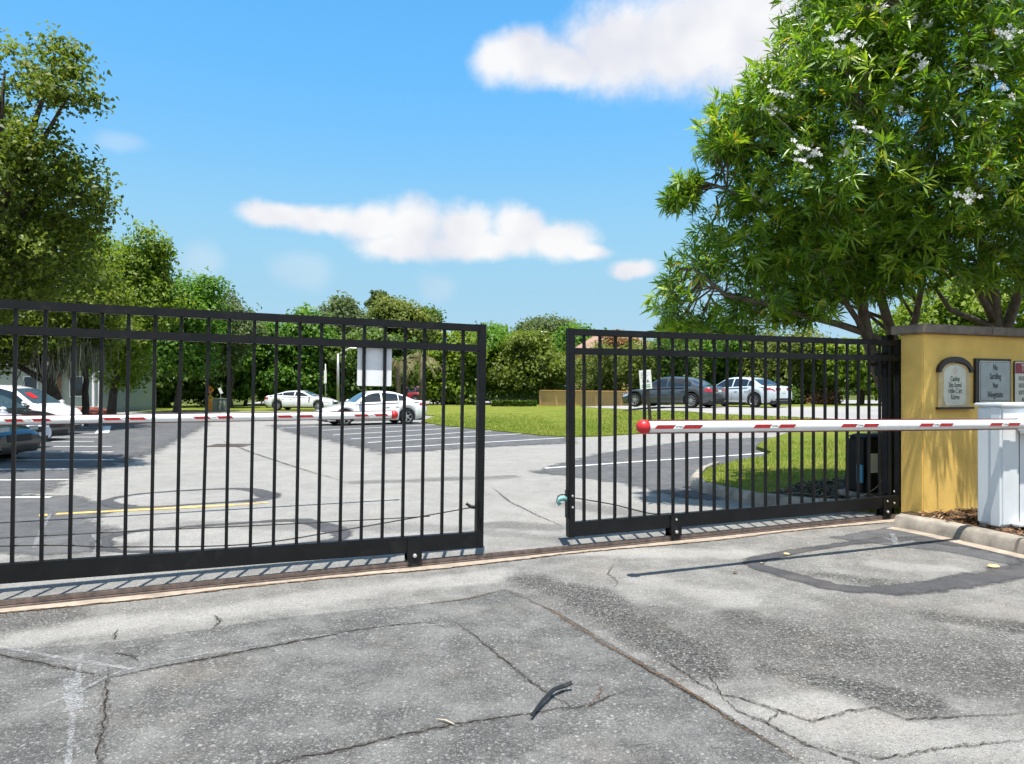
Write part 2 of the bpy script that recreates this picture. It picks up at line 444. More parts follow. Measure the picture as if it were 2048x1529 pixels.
M['bronze'] = simple('pale_medallion', (.60, .54, .45), .5, 0, .25, 40)
M['teal'] = simple('teal_patina', (.17, .36, .35), .6, .2, .3, 40)
M['blue_tag'] = simple('blue_tag', (.06, .25, .42), .5)
M['orange'] = simple('orange_sign', (.80, .26, .02), .5, 0, .1)
M['yellow_sign'] = simple('amber_sign', (.75, .42, .02), .5, 0, .1)
M['box_green'] = simple('utility_box_green', (.22, .25, .20), .6, 0, .1)
M['galv'] = simple('galvanised_pole', (.34, .34, .34), .45, .5, .2, 8)
M['lamp_white'] = simple('lamp_head_grey', (.60, .60, .58), .5, .2, .1)
M['soil'] = simple('planting_soil', (.055, .038, .026), .95, 0, .5, 9, .1, bmp=.8, bscale=35)
M['mulch'] = leafmat('bark_mulch', [(0, (.05, .024, .012)), (.5, (.15, .075, .035)), (.85, (.27, .15, .07)), (1, (.40, .31, .20))], .05, .2, (1, 1, 1))
M['litter'] = leafmat('dry_leaf_litter', [(0, (.03, .02, .012)), (.6, (.075, .048, .028)), (.9, (.13, .09, .05)), (1, (.30, .25, .17))], .1, .1, (1, 1, 1))
M['siding'] = simple('sage_siding', (.34, .39, .33), .8, 0, .08, 2)
M['trim'] = simple('white_trim', (.70, .70, .68), .6)
M['brick'] = simple('brick_chimney', (.36, .21, .13), .9, 0, .3, 6)
M['roof_terra'] = simple('terracotta_roof', (.27, .17, .12), .85, 0, .25, 3)
M['roof_grey'] = simple('grey_shingle', (.10, .09, .085), .9, 0, .3, 5)
M['dark_window'] = glassy('dark_window', (.02, .025, .03))
M['road_far'] = simple('far_road_concrete', (.28, .27, .255), .9, 0, .15, .3)
def grassmat(name, a, b_, c_):
    m, N, L, b, o = newmat(name)
    c = objc(N)
    f = noise(N, L, .55, 6, .62, c); f2 = noise(N, L, 24, 4, .7, c)
    base = ramp_node(N, L, f, [(.3, a), (.52, b_), (.75, c_)])
    base = mixc(N, L, ramp_node(N, L, f2, [(.3, .55), (.65, 0)]), base, [x * .45 for x in a])
    L.new(base, b.inputs['Base Color']); b.inputs['Roughness'].default_value = .95; b.inputs['Specular IOR Level'].default_value = .1
    bump(N, L, f2, 1, .04, b)
    return m
M['lawn'] = grassmat('lawn_turf', (.11, .165, .020), (.19, .215, .032), (.28, .25, .07))
M['ground'] = grassmat('rough_ground', (.06, .09, .02), (.10, .12, .03), (.17, .16, .06))
M['blade'] = leafmat('grass_blades', [(0, (.07, .14, .014)), (.5, (.145, .22, .024)), (.85, (.25, .285, .045)), (1, (.38, .32, .12))], .35, .2)
M['bark'] = simple('grey_bark', (.155, .125, .10), .9, 0, .4, 9, .2, bmp=.8, bscale=26)
M['bark_dark'] = simple('dark_bark', (.06, .048, .038), .95, 0, .4, 9, .1, bmp=.8, bscale=20)
M['bark_pale'] = simple('pale_bark', (.26, .235, .20), .9, 0, .3, 7, .2, bmp=.5, bscale=20)
M['leaf_oleander'] = leafmat('oleander_leaf', [(0, (.055, .125, .012)), (.4, (.140, .270, .018)), (.75, (.29, .43, .030)), (.95, (.44, .50, .055)), (1, (.60, .40, .043))], .45, .6, rough=.36)
M['leaf_oak'] = leafmat('oak_leaf', [(0, (.045, .070, .010)), (.4, (.110, .155, .018)), (.8, (.21, .265, .032)), (1, (.31, .32, .055))], .42, .3)
M['leaf_lime'] = leafmat('lime_green_leaf', [(0, (0.052, 0.104, 0.008)), (.4, (0.137, 0.215, 0.016)), (.8, (0.247, 0.325, 0.029)), (1, (0.338, 0.364, 0.052))], 0.44, .3)
M['leaf_green'] = leafmat('green_leaf', [(0, (0.033, 0.085, 0.010)), (.4, (0.081, 0.189, 0.018)), (.8, (0.150, 0.280, 0.033)), (1, (0.234, 0.325, 0.052))], 0.44, .3)
M['leaf_deep'] = leafmat('deep_green_leaf', [(0, (.035, .070, .014)), (.5, (.085, .150, .024)), (1, (.17, .24, .04))], .4, .3)
M['leaf_far'] = leafmat('far_grey_green_leaf', [(0, (.055, .085, .035)), (.5, (.105, .150, .055)), (1, (.18, .22, .08))], .34, .2)
M['leaf_olive'] = leafmat('olive_leaf', [(0, (.055, .080, .016)), (.5, (.135, .175, .030)), (.9, (.23, .265, .055)), (1, (.31, .25, .10))], .38, .2)
M['leaf_palm'] = leafmat('dry_palm_frond', [(0, (.10, .10, .03)), (.5, (.22, .20, .09)), (1, (.36, .31, .17))], .2, .3, (1, 1, .8))
M['leaf_red'] = leafmat('rusty_leaf', [(0, (.13, .065, .03)), (.5, (.24, .12, .05)), (1, (.30, .21, .08))], .25, .2, (1, .9, .6))
M['moss'] = leafmat('spanish_moss', [(0, (.06, .062, .042)), (.5, (.115, .115, .08)), (1, (.19, .185, .14))], .2, .1, (1, 1, 1))
M['petal'] = leafmat('white_petal', [(0, (.62, .62, .64)), (1, (.86, .85, .84))], .3, .2, (1, 1, 1))
M['tyre'] = simple('tyre_rubber', (.018, .018, .018), .85, 0, .2, 20, .2)
M['rim'] = simple('alloy_rim', (.55, .55, .56), .3, .8, .1, 9)
M['glass'] = glassy('tinted_car_glass', (.018, .024, .03))
M['glass_blue'] = glassy('blue_tint_windscreen', (.05, .09, .12))
M['lens_red'] = simple('tail_lamp_red', (.36, .012, .02), .15, 0, .2, 20, .6, coat=.6)
M['lens_clear'] = simple('head_lamp_clear', (.45, .48, .50), .12, .2, .2, 25, .6, coat=.8)
M['trim_black'] = simple('car_black_trim', (.012, .012, .013), .5)
M['plate'] = simple('number_plate', (.62, .60, .55), .5, 0, .1, 40)
def paint(name, col, metal=0.0):
    return simple(name, col, .32, metal, .03, 2, .5, coat=.9)
# ------------------------------------------------------------------ the ground and what lies flat on it
def clip_cell(poly, x0, x1, y0, y1):
    def cut(pts, axis, lim, keep_gt):
        out = []
        n = len(pts)
        for i in range(n):
            a, b = pts[i], pts[(i + 1) % n]
            ia = (a[axis] >= lim) if keep_gt else (a[axis] <= lim)
            ib = (b[axis] >= lim) if keep_gt else (b[axis] <= lim)
            if ia: out.append(a)
            if ia != ib:
                t = (lim - a[axis]) / (b[axis] - a[axis])
                out.append((a[0] + t * (b[0] - a[0]), a[1] + t * (b[1] - a[1])))
        return out
    p = poly
    for ax, lim, gt in ((0, x0, True), (0, x1, False), (1, y0, True), (1, y1, False)):
        if len(p) < 3: return []
        p = cut(p, ax, lim, gt)
    q = []
    for v in p:
        if not q or abs(v[0] - q[-1][0]) + abs(v[1] - q[-1][1]) > 1e-5: q.append(v)
    if len(q) > 1 and abs(q[0][0] - q[-1][0]) + abs(q[0][1] - q[-1][1]) < 1e-5: q.pop()
    return q if len(q) >= 3 else []
def area2(p):
    return sum(p[i][0] * p[(i + 1) % len(p)][1] - p[(i + 1) % len(p)][0] * p[i][1] for i in range(len(p)))
def sheet(name, poly, off, mat, cell=1.5, parent=None, skirt=0, kind='structure', fade=0):
    poly = [(p[0], p[1]) for p in poly]
    if area2(poly) < 0: poly = poly[::-1]
    mb = MB()
    xs = [p[0] for p in poly]; ys = [p[1] for p in poly]
    for i in range(math.floor(min(xs) / cell), math.ceil(max(xs) / cell)):
        for j in range(math.floor(min(ys) / cell), math.ceil(max(ys) / cell)):
            q = clip_cell(poly, i * cell, (i + 1) * cell, j * cell, (j + 1) * cell)
            if q and abs(area2(q)) > 1e-7:
                mb.add([(x, y, float(terrain(x, y)) + off) for x, y in q], [tuple(range(len(q)))])
    if skirt:
        n = len(poly)
        for i in range(n):
            a, b = poly[i], poly[(i + 1) % n]
            k = max(1, int(math.dist(a, b) / cell))
            for s in range(k):
                p = [a[c] + (b[c] - a[c]) * s / k for c in (0, 1)]; r = [a[c] + (b[c] - a[c]) * (s + 1) / k for c in (0, 1)]
                hp, hr = float(terrain(*p)) + off, float(terrain(*r)) + off
                mb.add([(*p, hp), (*r, hr), (*r, hr - skirt), (*p, hp - skirt)], [(0, 3, 2, 1)])
    o = mb.build(name, mat, parent, fixn=False)
    if fade:                             # distance to the outline, for coats that thin out at the rim
        P = np.array(mb.v)[:, :2]; D = np.full(len(P), 1e9)
        for i in range(len(poly)):
            a, b = np.array(poly[i]), np.array(poly[(i + 1) % len(poly)]); e = b - a
            t = np.clip(((P - a) @ e) / max(1e-9, e @ e), 0, 1); D = np.minimum(D, np.linalg.norm(P - a - t[:, None] * e, axis=1))
        at_ = o.data.attributes.new('edge', 'FLOAT', 'POINT'); at_.data.foreach_set('value', np.clip(D / fade, 0, 1).astype(np.float32))
    if kind and not parent: o['kind'] = kind
    return o
def resample(pts, step):
    out = [Vector(pts[0][:2])]
    for a, b in zip(pts[:-1], pts[1:]):
        a, b = Vector(a[:2]), Vector(b[:2]); n = max(1, int((b - a).length / step))
        for k in range(1, n + 1): out.append(a + (b - a) * k / n)
    return out
def strip(name, pts, width, off, mat, parent, step=.5, jit=0, wjit=0, taper=False, seed=0, closed=False):
    rr = random.Random(seed)
    P = resample(pts + ([pts[0]] if closed else []), step); n = len(P)
    mb = MB(); vs = []
    w0 = 0
    for i, p in enumerate(P):
        d = (P[min(i + 1, n - 1)] - P[max(i - 1, 0)]).normalized(); q = Vector((-d.y, d.x))
        w0 = w0 * .6 + rr.uniform(-1, 1) * .4
        c = p + q * w0 * jit
        w = width * .5 * (1 + rr.uniform(-wjit, wjit))
        if taper: w *= min(1, .12 + 3 * min(i, n - 1 - i) / n)
        for s in (1, -1):
            v = c + q * w * s; vs.append((v.x, v.y, float(terrain(v.x, v.y)) + off))
    mb.add(vs, [(2 * i, 2 * i + 1, 2 * i + 3, 2 * i + 2) for i in range(n - 1)])
    return mb.build(name, mat, parent, fixn=False)
def pg(lst): return [tuple(g(x, y)[:2]) for x, y in lst]
def pg0(lst): return [tuple(g(x, y, 0)[:2]) for x, y in lst]

# far-reaching ground sheet
def build_ground():
    xs = sorted(set([-900, -600, -400, -250, -160, -110, -80] + list(np.arange(-60, 61, 2.5)) + [80, 110, 160, 250, 400, 600, 900]))
    ys = sorted(set([-300, -150, -60] + list(np.arange(-30, 121, 2.5)) + [150, 200, 300, 450, 700, 1100, 1600]))
    V = [(x, y, float(terrain(x, y)) - .07) for y in ys for x in xs]
    nx = len(xs)
    Fc = [(j * nx + i, j * nx + i + 1, (j + 1) * nx + i + 1, (j + 1) * nx + i) for j in range(len(ys) - 1) for i in range(nx - 1)]
    o = np_mesh('ground', V, Fc, M['ground']); o['kind'] = 'structure'
build_ground()

lot = sheet('parking_lot', [(-46, -26), (52, -26), (52, 37), (10, 37), (3, 31), (-4, 48), (-46, 48)], 0, M['asphalt'], 2.0)
_a = lot.data.attributes.new('pale', 'FLOAT', 'POINT'); _a.data.foreach_set('value', np.full(len(lot.data.vertices), .6, dtype=np.float32))   # sun-bleached lot
# fine sheet of the driveway in front of and behind the gate, carrying its stains
def seg_mask(X, Y, segs, rng):
    m = np.zeros_like(X)
    for (a, b, r, k) in segs:
        pa, pb = g(*a, 0), g(*b, 0)
        dx, dy = pb.x - pa.x, pb.y - pa.y
        t = np.clip(((X - pa.x) * dx + (Y - pa.y) * dy) / max(1e-6, dx * dx + dy * dy), 0, 1)
        d = np.hypot(X - pa.x - t * dx, Y - pa.y - t * dy)
        wob = .5 * np.sin(X * 4.1 + Y * 2.3 + r * 9) * np.cos(Y * 5.3 - X * 1.7) + .28 * np.sin(X * 13.1 - Y * 9.7) * np.cos(X * 7.3 + Y * 15.1) + .15 * np.sin(X * 31 + Y * 23) * np.cos(Y * 37 - X * 19)
        m = np.maximum(m, k * sstep((r * (1 + .55 * wob) - d) / (r * .8) + .35))
    return m
def build_driveway():
    st = .055
    xs = np.arange(-8.5, 9.5, st); ys = np.arange(1.3, 13.2, st)
    X, Y = np.meshgrid(xs, ys)
    stains = [((1060, 1160), (1180, 1195), .24, 1.0), ((1180, 1200), (1420, 1335), .28, 1.0), ((1480, 1240), (1700, 1300), .20, .9), ((1540, 1340), (1830, 1405), .18, 1.0),
              ((1880, 1235), (2080, 1262), .17, .95), ((1640, 1150), (1800, 1172), .16, .9), ((1480, 1270), (1950, 1340), .5, .75), ((1150, 1210), (1480, 1290), .42, .6), ((1750, 1240), (2080, 1330), .4, .6), ((0, 1240), (90, 1232), .3, .8), ((1300, 1230), (1520, 1260), .2, .55),
              ((720, 966), (1010, 955), .26, .65), ((1000, 1050), (1100, 1055), .25, .65), ((960, 1065), (1120, 1080), .18, .5), ((380, 1050), (900, 1060), .25, .4), ((1700, 1215), (1900, 1225), .15, .45),
              ((1150, 1010), (1330, 1040), .3, .55), ((60, 1120), (240, 1095), .25, .5), ((1830, 1330), (2060, 1400), .2, .55)]
    pales = [((60, 1275), (1000, 1150), .20, .75), ((1050, 1105), (1480, 1108), .22, .75), ((1300, 1165), (1480, 1200), .2, .6), ((1600, 1450), (2060, 1510), .22, .6), ((1540, 1425), (1680, 1400), .14, .7),
             ((250, 940), (940, 905), 1.3, .68), ((760, 1000), (1130, 990), .35, .6), ((1760, 1130), (1900, 1140), .15, .6), ((1400, 1400), (1480, 1470), .12, .5)]
    a = seg_mask(X, Y, stains, None); b = seg_mask(X, Y, pales, None)
    perp = (Y - 5.237) * math.cos(.4048) - (X + 3.698) * math.sin(.4048)          # distance beyond the gate track
    b = np.maximum(b, .6 * sstep((perp + .1) / 1.3) * (1 - .55 * a))
    V = np.stack([X.ravel(), Y.ravel(), np.full(X.size, .006)], 1)
    nx, ny = len(xs), len(ys)
    idx = np.arange(nx * ny).reshape(ny, nx)
    Fc = np.stack([idx[:-1, :-1].ravel(), idx[:-1, 1:].ravel(), idx[1:, 1:].ravel(), idx[1:, :-1].ravel()], 1)
    o = np_mesh('driveway', V, Fc, M['asphalt'], attrs={'stain': a.ravel(), 'pale': b.ravel()})
    o['kind'] = 'structure'
    return o
drive = build_driveway()

# darker asphalt areas
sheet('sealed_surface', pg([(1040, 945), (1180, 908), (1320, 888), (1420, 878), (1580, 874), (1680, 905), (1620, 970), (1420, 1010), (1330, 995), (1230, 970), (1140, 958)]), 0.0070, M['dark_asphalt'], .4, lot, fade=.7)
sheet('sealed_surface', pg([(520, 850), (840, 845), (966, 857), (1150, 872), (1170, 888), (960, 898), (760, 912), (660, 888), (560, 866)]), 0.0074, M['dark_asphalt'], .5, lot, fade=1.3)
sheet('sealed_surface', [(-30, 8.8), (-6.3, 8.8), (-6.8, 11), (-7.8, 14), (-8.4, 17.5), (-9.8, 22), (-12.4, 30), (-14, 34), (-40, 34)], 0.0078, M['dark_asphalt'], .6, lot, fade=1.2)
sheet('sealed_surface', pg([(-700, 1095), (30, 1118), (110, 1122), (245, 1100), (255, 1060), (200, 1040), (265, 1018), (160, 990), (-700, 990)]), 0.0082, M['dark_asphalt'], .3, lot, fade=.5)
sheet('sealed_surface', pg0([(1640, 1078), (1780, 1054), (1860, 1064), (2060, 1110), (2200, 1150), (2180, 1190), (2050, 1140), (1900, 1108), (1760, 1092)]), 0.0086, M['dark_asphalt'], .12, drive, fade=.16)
slab_px = [(-40, 1302), (120, 1296), (250, 1285), (400, 1262), (560, 1238), (720, 1222), (840, 1212), (930, 1200), (1010, 1180), (1060, 1197), (1150, 1248), (1240, 1300), (1330, 1354), (1440, 1422), (1560, 1500), (1640, 1562), (1640, 1800), (-700, 1800), (-700, 1340)]
sheet('patched_surface', pg0(slab_px), .0085, M['slab'], 1.0, drive)
sheet('patched_surface', pg0([(1620, 1530), (1500, 1535), (1440, 1560), (1400, 1700), (1900, 1800), (1760, 1560)]), .0092, M['asphalt'], 1.0, drive)

# tar bands over the detector loops, and the yellow and white lines
def closed_strip(name, pts, ws, off, mat, parent):
    P = [Vector(p) for p in pts]; n = len(P); vs = []; m = 5
    for i in range(n):
        d = (P[(i + 1) % n] - P[i - 1]).normalized(); q = Vector((-d.y, d.x))
        for k in range(m):
            v = P[i] + q * ws[i % len(ws)] * (k / (m - 1) - .5); vs.append((v.x, v.y, off))
    o = MB().add(vs, [(m * i + k, m * i + k + 1, (m * i + m + k + 1) % (m * n), (m * i + m + k) % (m * n)) for i in range(n) for k in range(m - 1)]).build(name, mat, parent, fixn=False)
    at_ = o.data.attributes.new('edge', 'FLOAT', 'POINT'); at_.data.foreach_set('value', np.tile(np.array([0, .45, .8, .45, 0], dtype=np.float32), n))
    return o
def smooth_loop(pts, it=2):
    for _ in range(it):
        q = []
        for i in range(len(pts)):
            a, b = pts[i], pts[(i + 1) % len(pts)]
            q += [tuple(.75 * a[k] + .25 * b[k] for k in range(len(a))), tuple(.25 * a[k] + .75 * b[k] for k in range(len(a)))]
        pts = q
    return pts
def tar_loop(pxs, off):
    rr = random.Random(len(pxs) + int(pxs[0][0]))
    L3 = smooth_loop([(*g(x, y, 0)[:2], w) for x, y, w in pxs], 2)
    closed_strip('tar_band', [(a, b) for a, b, w in L3], [w * rr.uniform(1.35, 1.9) for a, b, w in L3], off, M['tar'], drive)
tar_loop([(1480, 1126, .16), (1600, 1103, .12), (1740, 1082, .16), (1860, 1080, .30), (1990, 1098, .34), (2090, 1122, .34), (2080, 1140, .3), (1960, 1158, .22), (1860, 1176, .2), (1760, 1186, .2), (1660, 1176, .18), (1570, 1150, .18)], .0098)
tar_loop([(205, 1003, .10), (260, 991, .12), (340, 984, .10), (440, 979, .10), (505, 979, .22), (548, 995, .30), (500, 1004, .16), (400, 1009, .10), (300, 1017, .12), (235, 1015, .26)], .0098)
tar_loop([(190, 1090, .16), (240, 1066, .12), (360, 1056, .10), (500, 1047, .11), (600, 1040, .18), (660, 1056, .26), (700, 1078, .16), (600, 1090, .06), (400, 1102, .06), (230, 1108, .10)], .0098)
def line(pxs, w, mat, parent, off=.011, name='painted_line', **k):
    return strip(name, pg(pxs), w, off, mat, parent, **k)
for a in (((-400, 1000), (102, 997)), ((-400, 965), (137, 961)), ((-400, 941), (150, 940)), ((-300, 922), (228, 921)), ((-200, 906), (226, 905)), ((-200, 894.5), (224, 894)), ((-200, 884.5), (188, 884)), ((-200, 876), (196, 875.4)), ((-200, 868.5), (204, 868)), ((-200, 862), (208, 861.5)), ((-200, 856), (210, 855.6))):
    line(a, .10, M['paint_white'], lot, wjit=.06, seed=1)
line(((204, 867), (211, 853)), .42, M['paint_white'], lot)
for a in (((637, 862), (875, 850)), ((666, 871), (925, 856)), ((702, 879), (996, 862)), ((735, 886.5), (940, 874), (1052, 868)), ((770, 897.5), (1128, 876.6)), ((560, 857), (800, 847))):
    line(a, .10, M['paint_white'], lot, wjit=.06, seed=2)
line(((1090, 938), (1300, 923), (1475, 911.5), (1544, 906)), .105, M['paint_white'], lot)
line(((112, 1031), (320, 1020), (470, 1012)), .13, M['paint_yellow'], drive, step=.1, wjit=.1, seed=3)
line(((470, 1012), (535, 1008)), .10, M['paint_yellow'], drive, step=.06, wjit=.5, seed=4)
line(((78, 1034), (95, 1032)), .14, M['paint_yellow'], drive, step=.05, wjit=.15, seed=5)

def crack(pxs, w, mat='crack', seed=0, off=.0122):
    strip('crack', pg0(pxs), w * .8, off, M[mat], drive, step=.02, jit=.02, wjit=.85, taper=True, seed=seed)
    strip('crumbled_edge', pg0(pxs), w * 4.5, off - .0007, M['crumble'], drive, step=.03, jit=.02, wjit=.6, taper=True, seed=seed)
crack([(155, 1392), (215, 1360), (300, 1342), (420, 1320), (600, 1285), (700, 1265), (850, 1247), (895, 1258)], .013, seed=1)
crack([(216, 1336), (210, 1400), (203, 1460), (198, 1529), (196, 1620)], .008, seed=2)
crack([(-60, 1302), (0, 1315), (100, 1335), (212, 1358)], .009, seed=3)
crack([(905, 1243), (960, 1285), (1010, 1325), (1060, 1365), (1110, 1400), (1170, 1437)], .008, seed=4)
crack([(300, 1620), (560, 1529), (700, 1500), (800, 1475), (900, 1455), (1000, 1440), (1100, 1425), (1175, 1413)], .008, seed=5)
crack([(820, 1214), (930, 1202), (1005, 1184)], .009, 'crack_rust', 6)
crack([(1010, 1182), (1100, 1222), (1200, 1285), (1260, 1320), (1310, 1350), (1335, 1360), (1400, 1402), (1470, 1450), (1560, 1502), (1640, 1560)], .012, 'crack_rust', 7)
crack([(1200, 1287), (1300, 1346), (1400, 1404), (1560, 1503)], .006, 'crack', 71)
crack([(1366, 1329), (1420, 1350), (1442, 1393), (1475, 1398), (1556, 1424), (1618, 1446), (1665, 1435), (1749, 1418), (1811, 1442), (1900, 1440), (1994, 1435), (2080, 1425)], .0065, 'crack', 8)
crack([(1442, 1393), (1475, 1427), (1534, 1449), (1570, 1471), (1614, 1493), (1702, 1526), (1800, 1570)], .007, 'crack', 9)
crack([(1534, 1449), (1560, 1430), (1556, 1424)], .005, 'crack', 10)
crack([(1614, 1493), (1760, 1522), (1900, 1500), (2080, 1480)], .005, 'crack', 11)
crack([(1320, 1318), (1366, 1345), (1400, 1372), (1442, 1393)], .006, 'crack', 12)
crack([(985, 977), (1020, 1005), (1080, 1035), (1128, 1056)], .010, 'crack', 13)
crack([(430, 1233), (441, 1246), (425, 1262)], .008, 'crack', 14)
crack([(1225, 1130), (1215, 1150), (1235, 1165), (1228, 1180)], .005, 'crack', 15)
crack([(236, 1262), (228, 1285)], .006, 'crack', 16)
crack([(1180, 1420), (1205, 1385), (1195, 1370)], .006, 'crack_rust', 17)
crack([(1110, 1425), (1180, 1417), (1210, 1400), (1250, 1385)], .005, 'crack', 18)
crack([(440, 880), (500, 905), (560, 925), (625, 946), (690, 965)], .02, 'crack', 19)
crack([(225, 1310), (262, 1316), (278, 1328)], .008, 'crack', 20)
def chalk(pxs, w, seed=0):
    strip('chalk_mark', pg0(pxs), w, .0136, M['chalk'], drive, step=.05, jit=.01, wjit=.3, seed=seed)
chalk([(-60, 1288), (0, 1298), (150, 1325), (262, 1343)], .03, 1)
chalk([(162, 1312), (148, 1395), (142, 1450), (136, 1529), (132, 1620)], .022, 2)
chalk([(84, 1418), (150, 1392), (235, 1350)], .03, 3)
chalk([(235, 1350), (300, 1332), (520, 1292), (760, 1260), (890, 1252)], .018, 4)
chalk([(100, 1030), (80, 1070), (70, 1098)], .04, 5)
chalk([(186, 1070), (198, 1085), (190, 1112)], .05, 6)
chalk([(1768, 1078), (1800, 1088), (1830, 1085)], .06, 7)
chalk([(1785, 1070), (1795, 1095)], .05, 8)
chalk([(145, 1360), (150, 1425)], .09, 9)

# lawns, island, planting bed
front_lawn = pg([(842, 845), (880, 852), (966, 861), (1086, 873), (1128, 875), (1200, 874), (1264, 870), (1400, 858), (1530, 848), (1640, 839), (1430, 831), (1300, 824), (1160, 815.5)]) + [(6.5, 64), (-14, 64), (-10, 47.5), (-4.2, 40)]
sheet('lawn', front_lawn, .045, M['lawn'], 1.5, skirt=.08)
sheet('lawn', [(-46, 48.6), (-10.4, 48.6), (-14.4, 66), (-60, 66), (-60, 48.6)], .02, M['lawn'], 2.0, skirt=.06)
side_far = pg([(1540, 816.5), (1780, 815.5)])
sheet('lawn', [(9.0, 36.5)] + side_far + [(40, 35.5), (40, 42.5), (9, 44)], .05, M['lawn'], 1.5, skirt=.08)
sheet('side_lot', pg([(1160, 815.5), (1300, 824), (1430, 831), (1640, 839), (1700, 842)]) + [(36, 23), (44, 35.2)] + side_far[::-1] + pg([(1440, 815), (1280, 813.8)]), .055, M['road_far'], 1.5, skirt=.08)
sheet('far_road', [(13, 45), (60, 43), (60, 56), (13, 57)], .02, M['road_far'], 2.0)
sheet('far_road', [(-26, 70), (4, 70), (6, 82), (-28, 82)], .02, M['road_far'], 2.0)
sheet('footpath', pg([(210, 815), (330, 812.5), (345, 810.5), (240, 812)]), .035, M['road_far'], 2.0)

def kerb(path, name='kerb', h=.14, top=.13, lean=.05, mat='concrete', seed=0):
    rr = random.Random(seed)
    P = resample(path, .12); n = len(P); vs = []
    prof = [(0, -.05), (.004, .03), (lean * .7, h * .78), (lean, h * .93), (lean + .025, h), (lean + top, h + .006), (lean + top, -.05)]
    m = len(prof)
    for i, p in enumerate(P):
        d = (P[min(i + 1, n - 1)] - P[max(i - 1, 0)]).normalized(); q = Vector((-d.y, d.x))
        for o, z in prof:
            v = p + q * (o + rr.uniform(-.004, .004)); vs.append((v.x, v.y, z + rr.uniform(-.003, .003) + float(terrain(v.x, v.y))))
    fs = [(i * m + k, (i + 1) * m + k, (i + 1) * m + k + 1, i * m + k + 1) for i in range(n - 1) for k in range(m - 1)]
    fs += [tuple(range(m)), tuple((n - 1) * m + k for k in range(m - 1, -1, -1))]
    o = MB().add(vs, fs).build(name, M[mat], None, smooth=True, auto=R(40))
    o['kind'] = 'structure'
    return o
# kerb in front of the yellow wall, in two cast lengths; it runs from the gate post towards the camera
ka = [tuple(g(x, y, 0)[:2]) for x, y in ((1786, 1056), (1830, 1063), (1900, 1078), (1970, 1094), (2026, 1107))]
kb = [tuple(g(2033, 1108.5, 0)[:2]), (5.02, 6.45), (5.18, 5.6), (5.27, 4.3), (5.3, 1.5), (5.3, -8)]
kerb(ka, seed=1); kerb(kb, seed=2)
# the concrete gutter at its foot
gut = ka + kb
def offset_path(pts, o):
    P = [Vector(p) for p in pts]; n = len(P); out = []
    for i, p in enumerate(P):
        d = (P[min(i + 1, n - 1)] - P[max(i - 1, 0)]).normalized(); out.append(tuple(p + Vector((-d.y, d.x)) * o))
    return out
sheet('gutter', ka + kb[:3] + offset_path(ka + kb[:3], -.16)[::-1], .0104, M['concrete_rust'], .8, drive)
inner = offset_path(ka + kb, .15)
bed_poly = inner + [(14, -8), (14, 12.4), (4.62, 8.62)]
sheet('planting_bed', bed_poly, .115, M['soil'], 1.0)
# island behind the gate
isl_k = [tuple(g(x, y, 0)[:2]) for x, y in ((1420, 938), (1392, 950), (1378, 966), (1388, 983), (1440, 996), (1503, 1009), (1600, 1020))] + [(4.32, 9.22)]
kerb(isl_k, name='kerb', seed=3)
isl_in = offset_path(isl_k, .16)
island = isl_in[::-1] + [(3.75, 13.6), (4.6, 14.9), (5.5, 15.8), (6.07, 16.9), (6.25, 18.56), (7.15, 20.5), (9.5, 23.9), (14.3, 26.7), (34, 22), (34, 14), (14, 12.9), (5.0, 9.05)]
sheet('lawn', island, .10, M['lawn'], 1.0, skirt=.14)
sheet('mulched_soil', isl_in[5:] [::-1] + [(3.75, 10.3), (4.3, 11.0), (5.2, 11.6), (6.2, 12.0), (9, 12.0), (9, 10.8), (5.0, 9.08)], .125, M['soil'], .8)

def in_poly(X, Y, poly):
    inside = np.zeros(X.shape, bool); n = len(poly)
    for i in range(n):
        x0, y0 = poly[i][:2]; x1, y1 = poly[(i + 1) % n][:2]
        c = ((y0 > Y) != (y1 > Y)) & (X < (x1 - x0) * (Y - y0) / ((y1 - y0) if abs(y1 - y0) > 1e-9 else 1e-9) + x0)
        inside ^= c
    return inside
def scatter(poly, n, seed, ymax=None):
    r = np.random.default_rng(seed)
    P = np.array([p[:2] for p in poly]); lo, hi = P.min(0), P.max(0)
    if ymax: hi[1] = min(hi[1], ymax)
    pts = np.zeros((0, 2))
    while len(pts) < n:
        q = lo + (hi - lo) * r.random((n * 2, 2)); q = q[in_poly(q[:, 0], q[:, 1], poly)]
        pts = np.vstack([pts, q])
    return pts[:n], r
def blades(name, label, poly, n, hmin, hmax, w, off, seed, ymax=None, fade=None):
    p, r = scatter(poly, n, seed, ymax)
    if fade: p = p[r.random(n) > np.clip((p[:, 1] - fade[0]) / (fade[1] - fade[0]), 0, 1) ** .6]; n = len(p)
    a = r.random(n) * 6.283; h = hmin + (hmax - hmin) * r.random(n); ln = r.normal(0, .35, (n, 2)) * h[:, None]
    z = terrain(p[:, 0], p[:, 1]) + off
    dx, dy = np.cos(a) * w / 2, np.sin(a) * w / 2
    V = np.zeros((n, 3, 3))
    V[:, 0] = np.stack([p[:, 0] - dx, p[:, 1] - dy, z], 1); V[:, 1] = np.stack([p[:, 0] + dx, p[:, 1] + dy, z], 1)
    V[:, 2] = np.stack([p[:, 0] + ln[:, 0], p[:, 1] + ln[:, 1], z + h], 1)
    pat = .25 * np.sin(p[:, 0] * .9 + 1.3 * np.sin(p[:, 1] * .5)) + .25 * np.sin(p[:, 1] * 1.3 + p[:, 0] * .4)
    o = np_mesh(name, V.reshape(-1, 3), np.arange(3 * n).reshape(n, 3), M['blade'], np.clip(r.random(n) * .7 + .15 + pat * .4, 0, 1))
    return setp(o, label, 'grass', kind='stuff')
